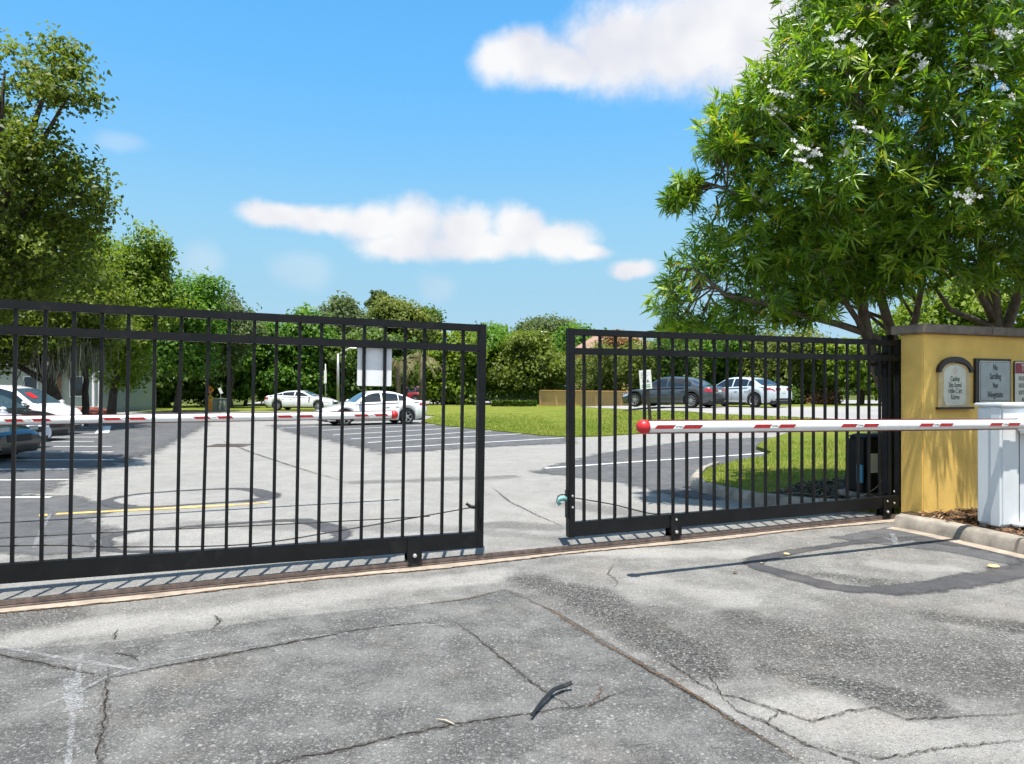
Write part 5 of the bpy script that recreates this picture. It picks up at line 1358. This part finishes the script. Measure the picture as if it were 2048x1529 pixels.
def limbs(base, fork, targets, r0, rng, n=8, twigs=0):
    mb = MB()
    base, fork = Vector(base), Vector(fork)
    j = lambda a: Vector((rng.normal(0, a), rng.normal(0, a), 0))
    h = (fork - base).length
    mb.tube([base - Vector((0, 0, .15)), base + (fork - base) * .06, base + (fork - base) * .4 + j(h * .02), base + (fork - base) * .75 + j(h * .02), fork], [r0 * 1.5, r0 * 1.1, r0 * .9, r0 * .8, r0 * .72], n)
    for t in targets:
        t = Vector(t); m1 = fork + (t - fork) * .4 + j(h * .05); m1.z += (t - fork).length * .08
        m2 = fork + (t - fork) * .75 + j(h * .04)
        rr_ = r0 * .5
        mb.tube([fork - (fork - base) * .05, m1, m2, t], [rr_, rr_ * .7, rr_ * .4, rr_ * .12], 6)
        for k in range(twigs):
            s = m1 + (t - m1) * rng.random(); e = s + Vector(rng.normal(0, 1, 3)) * (t - fork).length * .22
            mb.tube([s, (s + e) / 2 + j(.05), e], [rr_ * .25, rr_ * .16, rr_ * .06], 5)
    return mb
def tree(name, label, px_base, d, blobs, leaf, n, size, clump, trunk_r, bark='bark_dark', seed=1, group=None, cat='tree', base_z=None, fork_f=.45, hollow=.45, droop=0.0, wid=.55, twigs=2, crown_name='crown'):
    rng = np.random.default_rng(seed)
    x = (px_base - CX) / F * d; z = float(terrain(x, d)) if base_z is None else base_z
    t = thing(name, label, cat, (x, d, z), group=group)
    B0 = [px_blob(b) for b in blobs]
    B = list(B0)
    for (c_, r_, dn) in B0:                              # smaller boughs break up the outline
        for q in range(3):
            v_ = rng.normal(size=3); v_[2] = v_[2] * .8 + .15; v_ /= np.linalg.norm(v_)
            B.append((c_ + v_ * r_ * rng.uniform(.75, 1.0), r_ * rng.uniform(.28, .48), dn))
    org = np.array([x, d, z])
    C, NN, T, S = crown_cloud(B, n, size, clump, rng, hollow, droop)
    keep = C[:, 2] > z + .05
    C, NN, T, S = C[keep], NN[keep], T[keep], S[keep]
    V, Fc = leaf_quads(C - org, NN, S, rng, wid)
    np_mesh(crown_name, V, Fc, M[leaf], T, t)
    cz = np.mean([b[0][2] for b in B]) - z
    fork = Vector((float(np.mean([b[0][0] for b in B]) - x) * .35, 0, max(.4, cz * fork_f)))
    limbs((0, 0, 0), fork, [tuple(b[0] - org) for b in B0], trunk_r, rng, 8, twigs).build('trunk', M[bark], t, smooth=True)
    return t
FR = 'trees around the parking lot'
tree('oak_tree', 'tall oak overhanging the left edge of the picture, nearest of the left trees', -210, 14.5, [(-150, 330, 14.3, 170, 240, 2.2), (10, 140, 13.6, 80, 65, 1.0, .8), (110, 130, 13.2, 55, 45, .7, .6), (135, 195, 13.0, 50, 24, .5, .9), (15, 400, 14, 120, 130, 1.8), (110, 330, 13.8, 70, 70, 1.0), (165, 385, 13.6, 40, 60, .6, .8), (40, 520, 14.2, 120, 80, 1.7), (-80, 560, 14.4, 150, 90, 2), (135, 480, 14, 50, 60, .8)],
     'leaf_oak', 40000, .105, .36, .30, seed=11, group=FR, twigs=0)
tree('oak_tree', 'mossy dark oak behind the parked cars in front of the green house', 126, 27, [(110, 600, 27, 110, 75, 3), (20, 640, 27, 110, 60, 3), (185, 600, 27, 60, 70, 2), (-60, 600, 27, 110, 90, 3), (30, 695, 27, 100, 34, 2.4), (150, 690, 27, 55, 36, 2), (-70, 700, 27, 80, 50, 2.4)], 'leaf_oak', 30000, .17, .6, .28, seed=12, group=FR, twigs=4)
tree('oak_tree', 'slim-trunked oak beside the mossy oak, above the red-brown mound', 166, 30, [(190, 660, 30, 60, 45, 2), (150, 640, 30, 60, 50, 2)], 'leaf_oak', 9000, .18, .6, .16, seed=13, group=FR)
tree('lime_tree', 'yellow-green tree whose branch reaches up left of the clear sky', 222, 37, [(225, 545, 37, 85, 60, 2.6), (300, 490, 36.5, 30, 32, .9, .7), (285, 540, 37, 45, 45, 1.4), (175, 560, 37, 60, 70, 2), (235, 640, 37, 90, 60, 2.6), (300, 600, 37, 55, 45, 1.8), (235, 720, 37.5, 60, 55, 2), (180, 500, 37, 40, 40, 1.4)], 'leaf_lime', 30000, .21, .7, .22, seed=14, group=FR, twigs=4)
tree('broadleaf_tree', 'bright green tree with a bushy peak right of the yellow-green tree', 352, 46, [(345, 615, 46, 60, 45, 2.4), (402, 588, 46, 34, 30, 1.4), (395, 640, 46, 50, 50, 2), (340, 690, 46, 70, 60, 2.6)], 'leaf_green', 17000, .25, .85, .2, seed=15, group=FR)
tree('broadleaf_tree', 'thin grey-green tree leaning out beyond the bushy peak', 462, 55, [(452, 618, 55, 30, 32, 1.6, .6), (470, 655, 55, 40, 45, 2, .7), (440, 690, 55, 50, 50, 2)], 'leaf_far', 9000, .27, .8, .18, seed=16, group=FR, twigs=5)
UG = 'bushy undergrowth trees along the far edge of the lot'
und = [('deep shade thicket tree left of the utility cabinet', 330, 57, [(330, 760, 57, 60, 45, 3), (300, 720, 57, 45, 50, 2)], 'leaf_deep'),
       ('leafy thicket tree right behind the roadworks signs', 420, 60, [(420, 745, 60, 55, 60, 3), (395, 700, 60, 45, 45, 2.4)], 'leaf_deep'),
       ('bright green thicket tree above the far white sedan tail', 490, 62, [(490, 735, 62, 50, 60, 3), (520, 690, 62, 40, 50, 2.4)], 'leaf_green'),
       ('vivid green thicket tree above the far white sedan roof', 565, 63, [(565, 700, 63, 45, 50, 2.6), (560, 760, 63, 55, 45, 2.6), (600, 660, 63, 30, 30, 1.6)], 'leaf_green'),
       ('vivid green thicket tree between the far sedan and the marker pole', 622, 64, [(622, 690, 64, 40, 60, 2.6), (620, 760, 64, 45, 45, 2.6)], 'leaf_green'),
       ('dark thicket tree behind the bent street lamp', 690, 66, [(690, 720, 66, 50, 50, 3), (700, 770, 66, 55, 35, 3)], 'leaf_deep'),
       ('yellow-green thicket tree just left of the left gate end post', 890, 66, [(890, 735, 66, 40, 45, 2.4), (930, 700, 66, 40, 40, 2.4), (900, 780, 66, 50, 30, 2.4)], 'leaf_lime'),
       ('green thicket tree seen through the gap between the gates at left', 960, 70, [(955, 730, 70, 45, 50, 3), (990, 700, 70, 40, 40, 2.6)], 'leaf_green'),
       ('dark thicket tree behind the white board', 770, 68, [(760, 700, 68, 50, 40, 3), (780, 750, 68, 50, 45, 3)], 'leaf_deep')]
for k, (lb, px, d, bl, lf) in enumerate(und):
    tree('thicket_tree', lb, px, d, bl, lf, 9000, .38, .85, .16, seed=30 + k, group=UG, twigs=1)
BG = 'tall trees on the skyline'
sky_t = [('grey-green skyline tree above the bent street lamp', 682, 95, [(682, 635, 95, 38, 36, 4), (700, 665, 95, 45, 40, 4), (668, 680, 95, 40, 45, 4)], 'leaf_far', 9000, 'broadleaf_tree'),
         ('broad round skyline tree behind the white board', 800, 108, [(800, 635, 108, 45, 32, 5), (770, 655, 108, 40, 35, 5), (830, 660, 108, 45, 40, 5)], 'leaf_olive', 14000, 'broadleaf_tree'),
         ('dark small skyline tree right of the broad round one', 855, 112, [(853, 640, 112, 20, 20, 3), (845, 670, 112, 30, 35, 4)], 'leaf_deep', 6000, 'broadleaf_tree'),
         ('green skyline tree between the left gate end and the round oak', 985, 92, [(985, 690, 92, 45, 32, 4), (950, 700, 92, 40, 32, 4)], 'leaf_green', 9000, 'broadleaf_tree'),
         ('dark flat-topped skyline tree behind the round oak', 1085, 118, [(1090, 660, 118, 42, 22, 4), (1060, 668, 118, 30, 18, 4), (1120, 672, 118, 30, 22, 4)], 'leaf_far', 10000, 'broadleaf_tree'),
         ('mid-green skyline tree at the left end of the right gate', 1150, 100, [(1150, 690, 100, 50, 34, 4), (1190, 700, 100, 40, 30, 4)], 'leaf_green', 8000, 'broadleaf_tree')]
for k, (lb, px, d, bl, lf, n, nm) in enumerate(sky_t):
    tree(nm, lb, px, d, bl, lf, n, .52, 1.5, .3, seed=50 + k, group=BG, twigs=1)
tree('pine_tree', 'solitary pine with tiered tufts rising above the treeline', 757, 128, [(757, 593, 128, 12, 9, 1.6), (748, 602, 128, 11, 6, 1.4), (768, 604, 128, 10, 6, 1.4), (740, 607, 128, 8, 4, 1), (776, 608, 128, 8, 3, 1), (757, 614, 128, 14, 8, 1.6), (757, 634, 128, 16, 12, 2)], 'leaf_far', 4500, .42, .7, .3, seed=60, group=BG, hollow=.2, twigs=1, fork_f=.9)
tree('oak_tree', 'round spreading oak on the lawn seen between the two gates', 1063, 68, [(1062, 720, 68, 60, 45, 3.4), (1015, 745, 68, 42, 36, 2.6), (1110, 745, 68, 42, 36, 2.6), (1050, 755, 67, 60, 30, 2.8), (1060, 695, 68, 45, 30, 2.6)], 'leaf_oak', 26000, .30, .95, .42, seed=61, group=FR, twigs=2, fork_f=.5)
RG = 'trees behind the right-hand lot'
rt = [('drooping olive tree left of the terracotta roof above the tan wall', 1205, 55, [(1200, 730, 55, 45, 40, 2.4), (1235, 745, 55, 40, 40, 2.2), (1190, 765, 55, 40, 28, 2)], 'leaf_olive', 11000, .8),
      ('drooping olive tree behind the white notice', 1290, 51, [(1285, 720, 51, 45, 50, 2.4), (1310, 755, 51, 45, 35, 2)], 'leaf_olive', 11000, .8),
      ('dark tree directly behind the slate-grey sedan', 1365, 46, [(1360, 715, 46, 45, 45, 2.2), (1380, 750, 46, 50, 35, 2)], 'leaf_deep', 10000, .3),
      ('fresh green tree directly behind the pale silver sedan', 1440, 46, [(1440, 700, 46, 45, 40, 2.2), (1470, 740, 46, 45, 45, 2)], 'leaf_green', 10000, .3),
      ('olive weeping tree with pale trunk in the middle of the right gate', 1548, 44, [(1530, 705, 44, 45, 40, 2), (1560, 740, 44, 45, 40, 2), (1510, 745, 44, 35, 40, 2)], 'leaf_olive', 12000, 1.0),
      ('olive weeping tree with pale trunk right of the first weeping tree', 1592, 43, [(1610, 700, 43, 45, 45, 2), (1640, 740, 43, 45, 40, 2)], 'leaf_olive', 10000, 1.0),
      ('green tree behind the guide post', 1720, 40, [(1700, 720, 40, 45, 45, 2), (1750, 730, 40, 50, 45, 2), (1790, 700, 40, 50, 50, 2)], 'leaf_lime', 12000, .4)]
for k, (lb, px, d, bl, lf, n, dr_) in enumerate(rt):
    tree('broadleaf_tree', lb, px, d, bl, lf, int(n * .8), .27, .62, .2, 'bark_pale' if 'pale trunk' in lb else 'bark_dark', seed=70 + k, group=RG, droop=dr_, wid=.4 if dr_ > .5 else .55)
tree('rusty_shrub', 'rust-tinged bush in front of the terracotta roof', 1235, 64, [(1230, 690, 64, 28, 22, 1.6), (1245, 700, 64, 24, 16, 1.4)], 'leaf_red', 3500, .3, .8, .12, seed=90, cat='bush', twigs=1)
tree('shrub', 'green bush at the foot of the trees right of the pale sedan', 1480, 41, [(1490, 795, 41, 40, 20, 1.2)], 'leaf_green', 4000, .22, .6, .06, seed=91, cat='bush', twigs=1, fork_f=.3)
tree('shrub', 'brownish bush beside the pale trunks', 1640, 42, [(1640, 800, 42, 30, 12, 1.0)], 'leaf_red', 1800, .2, .5, .05, seed=92, cat='bush', twigs=1, fork_f=.3)
tree('shrub', 'dark bush at the foot of the second weeping tree', 1560, 42, [(1560, 795, 42, 35, 16, 1.0)], 'leaf_deep', 3000, .2, .5, .05, seed=93, cat='bush', twigs=1, fork_f=.3)
tree('broadleaf_tree', 'sunlit green tree showing above the middle of the yellow wall', 1905, 20, [(1880, 630, 20, 70, 50, 1.6), (1950, 600, 20, 70, 60, 1.6), (2040, 620, 20, 80, 60, 1.8), (1840, 700, 20, 60, 60, 1.5), (1930, 720, 20, 80, 60, 1.6)], 'leaf_lime', 16000, .15, .45, .12, seed=94, group=RG)
# clipped hedge and low shrubs by the oak
def hedge(name, label, px0, px1, d, z0, z1, depth, leaf, n, size, seed):
    rng = np.random.default_rng(seed)
    x0, x1 = (px0 - CX) / F * d, (px1 - CX) / F * d; t = thing(name, label, 'hedge', ((x0 + x1) / 2, d, 0))
    hw = (x1 - x0) / 2
    P = (rng.random((n, 3)) - .5) * 2
    ax = rng.integers(0, 3, n); P[np.arange(n), ax] = np.sign(P[np.arange(n), ax]) * (.9 + .1 * rng.random(n))
    C = P * np.array([hw, depth / 2, (z1 - z0) / 2]) + np.array([0, 0, (z0 + z1) / 2])
    NN = rng.normal(0, .6, (n, 3)); NN[np.arange(n), ax] += np.sign(P[np.arange(n), ax]); NN /= np.linalg.norm(NN, axis=1, keepdims=True)
    V, Fc = leaf_quads(C, NN, size * (.6 + .8 * rng.random(n)), rng)
    np_mesh('foliage', V, Fc, M[leaf], np.clip(.45 + rng.normal(0, .2, n), 0, 1), t)
    MB().box(-hw * .92, hw * .92, -depth * .4, depth * .4, -.05, z1 * .88).build('twig_core', M['bark_dark'], t)
hedge('hedge', 'clipped hedge behind the low fence left of the round oak', 1000, 1078, 66, 0, 1.25, 1.4, 'leaf_deep', 3500, .3, 95)
hedge('hedge', 'long dark clipped hedge along the far road', 868, 990, 85, 0, 1.5, 1.6, 'leaf_deep', 4500, .38, 96)
for k, (px0, px1) in enumerate(((985, 1012), (1013, 1040), (1041, 1072))):
    hedge('low_shrub', ('low dark shrub nearest the left gate end post', 'low dark shrub under the oak, middle of three', 'low dark shrub touching the oak trunk')[k], px0, px1, 59, -.1, .5, .9, 'leaf_deep', 900, .25, 97 + k)
# the wood that closes the view
def wood():
    rng = np.random.default_rng(7); n = 60000
    X = -120 + 260 * rng.random(n); Y = 98 + 22 * rng.random(n)
    top = 7.2 + 1.6 * np.sin(X * .23) + 1.1 * np.sin(X * .61 + 2) + .8 * np.sin(X * 1.7)
    Z = top * rng.random(n) ** .7
    C = np.stack([X, Y, Z], 1) + rng.normal(0, .4, (n, 3))
    NN = rng.normal(0, .6, (n, 3)) + np.array([0, -.5, .4]); NN /= np.linalg.norm(NN, axis=1, keepdims=True)
    V, Fc = leaf_quads(C, NN, .75 * (.6 + .8 * rng.random(n)), rng, .7)
    o = np_mesh('woodland', V, Fc, M['leaf_deep'], np.clip(.4 + .2 * np.sin(X * .8) + rng.normal(0, .18, n), 0, 1))
    setp(o, 'dark belt of woodland closing the view behind the lot', 'woodland', kind='stuff')
wood()
# palms with drooping dry fronds
def palm(px, d, zc, label, seed):
    rng = np.random.default_rng(seed); x = (px - CX) / F * d
    t = thing('palm_tree', label, 'palm tree', (x, d, 0), group='palms behind the white board')
    MB().tube([(0, 0, -.1), (.05, 0, zc * .5), (0, 0, zc)], [.24, .2, .22], 10).build('trunk', M['bark'], t, smooth=True)
    src = None
    for k in range(22):
        an = 2 * math.pi * k / 22 + rng.normal(0, .15); el = R(rng.uniform(-10, 70)); ln = rng.uniform(2.0, 3.0)
        vs = []; fs = []; m = 16; pts = []
        for i in range(m + 1):
            s = i / m; r = ln * s * math.cos(el) * (1 - .22 * s); z = ln * s * math.sin(el) - 1.5 * ln * .5 * s * s
            pts.append(Vector((r * math.cos(an), r * math.sin(an), zc + z)))
        mb = MB().tube(pts, [.035 * (1 - .8 * i / m) for i in range(m + 1)], 4)
        for i in range(2, m):
            for sd in (1, -1):
                dirv = (pts[i + 1] - pts[i - 1]).normalized(); sv = Vector((-math.sin(an), math.cos(an), 0)) * sd
                tip = pts[i] + sv * .42 * (1 - .4 * i / m) + dirv * .28 + Vector((0, 0, -.30))
                mb.add([pts[i] - dirv * .035, pts[i] + dirv * .035, tip], [(0, 1, 2)])
        o = mb.build('frond', M['leaf_palm'], t, fixn=False)
        a = o.data.attributes.new('rnd', 'FLOAT', 'FACE'); a.data.foreach_set('value', np.clip(rng.normal(.6 - .35 * math.sin(el), .2, len(o.data.polygons)), 0, 1).astype(np.float32))
palm(796, 61, 3.5, 'smaller palm with drooping fronds right beside the white board', 1)
palm(842, 62, 4.0, 'larger palm with drooping fronds left of the left gate end post', 2)

# Spanish moss on the mossy oak
def moss():
    oak = [o for o in bpy.data.objects if o.name.startswith('oak_tree') and o.get('label', '').startswith('mossy')][0]
    rng = np.random.default_rng(3); V = []; Fc = []; T = []; n = 0
    for (px, py, l, k) in ((70, 690, .9, 26), (98, 705, 1.2, 50), (140, 700, 1.5, 60), (172, 690, 1.4, 50), (185, 690, .8, 20), (112, 735, .7, 24), (150, 732, .8, 26)):
        c = at(px, py, 26.2)
        for q in range(k):
            b = np.array([c.x + rng.normal(0, .35), 26.2 + rng.normal(0, .6), c.z + rng.normal(0, .2)]) - np.array(oak.location)
            ln = l * rng.uniform(.4, 1); w = rng.uniform(.008, .022); a = rng.random() * 3.14; dx = np.array([math.cos(a), math.sin(a), 0]) * w
            e = b + np.array([rng.normal(0, .06), rng.normal(0, .06), -ln]); m_ = (b + e) / 2 + rng.normal(0, .04, 3)
            V += [b - dx * .5, b + dx * .5, m_ + dx, m_ - dx, e]; Fc += [(n, n + 1, n + 2, n + 3), (n + 3, n + 2, n + 4, n + 4)]; T += [rng.random()] * 2; n += 5
    Fq = [(a, b, c, d) for a, b, c, d in Fc if c != d]
    tri = [(a, b, c) for a, b, c, d in Fc if c == d]
    me = bpy.data.meshes.new('hanging_moss'); me.from_pydata([tuple(v) for v in V], [], [f if f[2] != f[3] else f[:3] for f in Fc]); me.materials.append(M['moss'])
    a = me.attributes.new('rnd', 'FLOAT', 'FACE'); a.data.foreach_set('value', np.array(T, dtype=np.float32))
    link('hanging_moss', me, oak)['kind'] = 'stuff'
moss()

# ------------------------------------------------------------------ flowering oleanders by the wall
def rosettes(P, D, rng, leaves=16, lmin=.10, lmax=.19):
    """whorls of lance-shaped leaves at P pointing along D"""
    n = len(P); k = leaves
    D = D / np.linalg.norm(D, axis=1, keepdims=True)
    a = np.cross(D, np.array([0.31, .52, .79])); a /= np.linalg.norm(a, axis=1, keepdims=True) + 1e-9; b = np.cross(D, a)
    ph = rng.random((n, k)) * 6.283; op = R(14) + R(78) * rng.random((n, k)) ** .8
    ln = (lmin + (lmax - lmin) * rng.random((n, k))) * rng.uniform(.7, 1.35, (n, 1)); w = ln * (.062 + .04 * rng.random((n, k)))
    dirs = D[:, None] * np.cos(op)[..., None] + (a[:, None] * np.cos(ph)[..., None] + b[:, None] * np.sin(ph)[..., None]) * np.sin(op)[..., None]
    side = np.cross(dirs, D[:, None]); side /= np.linalg.norm(side, axis=2, keepdims=True) + 1e-9
    nrm = np.cross(side, dirs)
    base = P[:, None] - D[:, None] * (rng.random((n, k, 1)) * .14) + dirs * .012
    L3 = ln[..., None]; W3 = w[..., None]
    sag = np.zeros_like(dirs); sag[..., 2] = -1
    sg = (.06 + .20 * rng.random((n, k, 1))) * L3
    mid = base + dirs * L3 * .42 + sag * sg * .2
    V = np.stack([base, mid + side * W3 + nrm * W3 * .35, mid, mid - side * W3 + nrm * W3 * .35, base + dirs * L3 + sag * sg], 2).reshape(-1, 3)
    i = np.arange(n * k) * 5
    Fc = np.stack([np.stack([i, i + 1, i + 2], 1), np.stack([i, i + 2, i + 3], 1), np.stack([i + 1, i + 4, i + 2], 1), np.stack([i + 2, i + 4, i + 3], 1)], 1).reshape(-1, 3)
    tint = rng.normal(.45, .19, (n, 1)) + rng.normal(0, .13, (n, k))
    tint = np.where(rng.random((n, k)) < .012, 1.0, np.clip(tint, 0, .93))
    return V, Fc, np.repeat(tint.ravel(), 4)
def flower_mesh(seed):
    """an umbel: stalks from one point, each with a five-petalled flower"""
    rng = np.random.default_rng(seed); V = [np.array([0, 0, -.06])]; Fc = []; n = 1
    for q in range(9):
        c = np.array([rng.normal(0, .055), rng.normal(0, .055), rng.uniform(-.03, .05)])
        nn = rng.normal(0, .5, 3) + np.array([0, 0, 1.0]); nn /= np.linalg.norm(nn); a = np.cross(nn, [.3, .5, .8]); a /= np.linalg.norm(a); b = np.cross(nn, a)
        ph = rng.random() * 6.28; sz = rng.uniform(.8, 1.15); ci = n; V.append(c); n += 1
        V.append(c + a * .003); Fc.append((0, ci, n)); n += 1
        for k in range(5):
            t = ph + 2 * math.pi * k / 5; d = a * math.cos(t) + b * math.sin(t); s = np.cross(nn, d)
            V += [c + (d * .020 + s * .013 + nn * .004) * sz, c + (d * .037 + s * .006) * sz, c + (d * .030 - s * .010 + nn * .002) * sz]; Fc.append((ci, n, n + 1, n + 2)); n += 3
    me = bpy.data.meshes.new('flower_cluster'); me.from_pydata([tuple(v) for v in V], [], Fc); me.materials.append(M['petal'])
    a = me.attributes.new('rnd', 'FLOAT', 'FACE'); a.data.foreach_set('value', rng.random(len(Fc)).astype(np.float32))
    return me
FLW = [flower_mesh(1), flower_mesh(2), flower_mesh(3)]
def oleander(label, base, stems, blobs, n_ros, n_fl, seed):
    rng = np.random.default_rng(seed)
    t = thing('oleander_tree', label, 'tree', base, group='white-flowering oleanders by the wall')
    org = np.array(base)
    B = [px_blob(b) for b in blobs]
    vol = np.array([np.prod(b[1]) ** (2 / 3) * b[2] for b in B]); cnt = (vol / vol.sum() * n_ros).astype(int)
    P = []; D = []
    for (c, r, dens), k in zip(B, cnt):
        d = rng.normal(size=(k, 3)); d /= np.linalg.norm(d, axis=1, keepdims=True)
        rad = .25 + .78 * rng.random(k) ** .55
        P.append(c + d * r * rad[:, None]); D.append(d * .8 + rng.normal(0, .45, (k, 3)) + np.array([0, 0, .55]))
    P = np.concatenate(P) - org; D = np.concatenate(D)
    V, Fc, T = rosettes(P, D, rng)
    np_mesh('crown', V, Fc, M['leaf_oleander'], T, t)
    # stems, then limbs to the clumps, then fine twigs carrying the leaf whorls
    mb = MB(); nodes = []
    for pts, r0 in stems:
        W = [Vector(p) - Vector(base) for p in pts]; m = len(W)
        mb.tube(W, [r0 * (1 - .62 * i / (m - 1)) for i in range(m)], 9)
        nodes += [(W[i] + (W[i + 1] - W[i]) * s, r0 * (1 - .62 * i / (m - 1))) for i in range(max(0, m // 3), m - 1) for s in (0, .33, .66)] + [(W[-1], r0 * .38)]
    NP = np.array([tuple(v) for v, _ in nodes]); mid_nodes = []
    for (c, r, dens) in B:
        for q in range(5):
            d = rng.normal(size=3); d /= np.linalg.norm(d); e = c + d * r * .55 - org
            j = int(np.argmin(np.linalg.norm(NP - e, axis=1) + rng.random(len(NP)) * .3)); s = NP[j]; rr_ = nodes[j][1]
            m1 = s + (e - s) * .45 + rng.normal(0, .07, 3) + np.array([0, 0, .06])
            mb.tube([tuple(s), tuple(m1), tuple(e)], [min(.03, rr_ * .5), .014, .006], 5)
            mid_nodes += [s + (e - s) * f for f in (.4, .6, .8, 1)]
    mb.build('trunk', M['bark'], t, smooth=True)
    MN = np.array(mid_nodes); tw = MB()
    sel = rng.choice(len(P), min(900, len(P)), replace=False)
    for i in sel:
        e = P[i]; j = int(np.argmin(np.linalg.norm(MN - e, axis=1))); s = MN[j]
        if np.linalg.norm(e - s) > 1.3: continue
        m1 = (s + e) / 2 + rng.normal(0, .04, 3) - np.array([0, 0, .03])
        tw.tube([tuple(s), tuple(m1), tuple(e)], [.006, .005, .004], 4, cap=False)
    tw.build('twigs', M['bark'], t, smooth=True, fixn=False)
    # flower clusters at outward, upward whorls
    cen = np.mean([b[0] for b in B], 0) - org
    out = .5 * D[:, 2] - .6 * D[:, 1] + .6 * rng.random(len(P)) + .16 * (P[:, 2] - cen[2]) - .85 * (P[:, 1] - cen[1]) - .28 * (P[:, 0] - cen[0])
    idx = np.argsort(-out)[: n_fl * 5]; idx = rng.choice(idx, n_fl, replace=False)
    for q, i in enumerate(idx):
        o = link('flower_cluster', FLW[q % 3], t); dd = Vector(D[i]).normalized()
        o.location = Vector(P[i]) + dd * .16; o.rotation_euler = dd.to_track_quat('Z', 'Y').to_euler(); s = rng.uniform(.55, 1.0); o.scale = (s, s, s)
    return t
bA_ = (5.80, 10.7, .11)
oleander('oleander with leaning grey trunk behind the right gate, left of the two', bA_,
    [([bA_, at(1795, 850, 10.6), at(1762, 760, 10.4), at(1738, 690, 10.2), at(1722, 600, 9.9), at(1700, 500, 9.6), at(1660, 400, 9.3)], .115),
     ([(5.95, 10.75, .1), at(1808, 830, 10.7), at(1800, 720, 10.5), at(1775, 640, 10.2), at(1745, 540, 9.8), at(1760, 400, 9.3), at(1760, 250, 9.0)], .095),
     ([at(1795, 700, 10.4), at(1735, 668, 10.1), at(1680, 650, 9.9), at(1610, 632, 9.7), at(1540, 610, 9.6), at(1450, 590, 9.5), at(1390, 540, 9.5)], .060),
     ([at(1738, 690, 10.2), at(1715, 640, 9.9), at(1660, 560, 9.5), at(1590, 470, 9.3), at(1500, 400, 9.2), at(1430, 370, 9.2)], .045),
     ([at(1800, 720, 10.5), at(1830, 640, 10.3), at(1850, 540, 9.8), at(1840, 420, 9.2)], .06)],
    [(1640, 190, 8.9, 170, 130, 1.3), (1500, 240, 9.0, 100, 85, .8), (1450, 285, 9.1, 62, 50, .5), (1710, 60, 8.9, 150, 130, 1.4), (1790, -90, 9.2, 230, 140, 1.7), (1640, 360, 8.9, 170, 110, 1.2), (1375, 375, 9.2, 36, 34, .25, 2.6), (1350, 400, 9.2, 22, 22, .2, 2.6), (1440, 440, 9.3, 80, 34, .5, .4), (1500, 380, 9.2, 60, 60, .5), (1400, 520, 9.7, 70, 60, .8, .5), (1345, 590, 9.8, 45, 60, .7, .55), (1400, 640, 9.9, 80, 30, .9, .5), (1500, 500, 9.8, 100, 70, 1.1, .7), (1510, 600, 10.0, 90, 55, 1.0, .55), (1640, 500, 9.6, 130, 80, 1.3), (1720, 560, 9.8, 110, 50, 1.2), (1360, 655, 10.0, 60, 22, .8, .6), (1470, 655, 10.1, 70, 22, .9, .5), (1600, 610, 10.0, 90, 40, 1.0, .8), (1680, 450, 11.3, 140, 110, 1.0, .8), (1580, 540, 11.5, 100, 70, .9, .6), (1760, 480, 11.6, 90, 90, .9, .7)],
    4400, 56, 21)
bB_ = (7.15, 10.9, .13)
oleander('oleander rising behind the yellow wall at the right edge', bB_,
    [([bB_, at(1985, 760, 10.7), at(1990, 650, 10.5), at(1985, 580, 10.2), at(1960, 480, 9.6), at(1930, 350, 9.1), at(1900, 200, 8.8)], .12),
     ([(7.3, 10.95, .1), at(2010, 760, 10.8), at(2015, 650, 10.5), at(2045, 560, 10.0), at(2070, 420, 9.4), at(2060, 250, 9.0)], .10),
     ([at(1988, 640, 10.4), at(1950, 570, 10.0), at(1900, 500, 9.5), at(1850, 420, 9.1)], .055),
     ([at(2000, 660, 10.5), at(1900, 620, 10.3), at(1860, 560, 10.0)], .05)],
    [(1890, 180, 8.6, 150, 160, 1.1), (1850, 380, 8.7, 120, 110, 1.0), (1980, 360, 8.6, 130, 130, 1.05), (2090, 180, 8.8, 160, 190, 1.2), (1930, 20, 8.8, 170, 130, 1.3), (2090, 420, 8.9, 110, 120, 1.0), (1800, 500, 9.1, 90, 70, .8), (1920, 510, 9.2, 110, 70, .8), (2060, 530, 9.3, 90, 50, .8), (2250, 250, 9.1, 160, 220, 1.3)],
    3000, 32, 22)
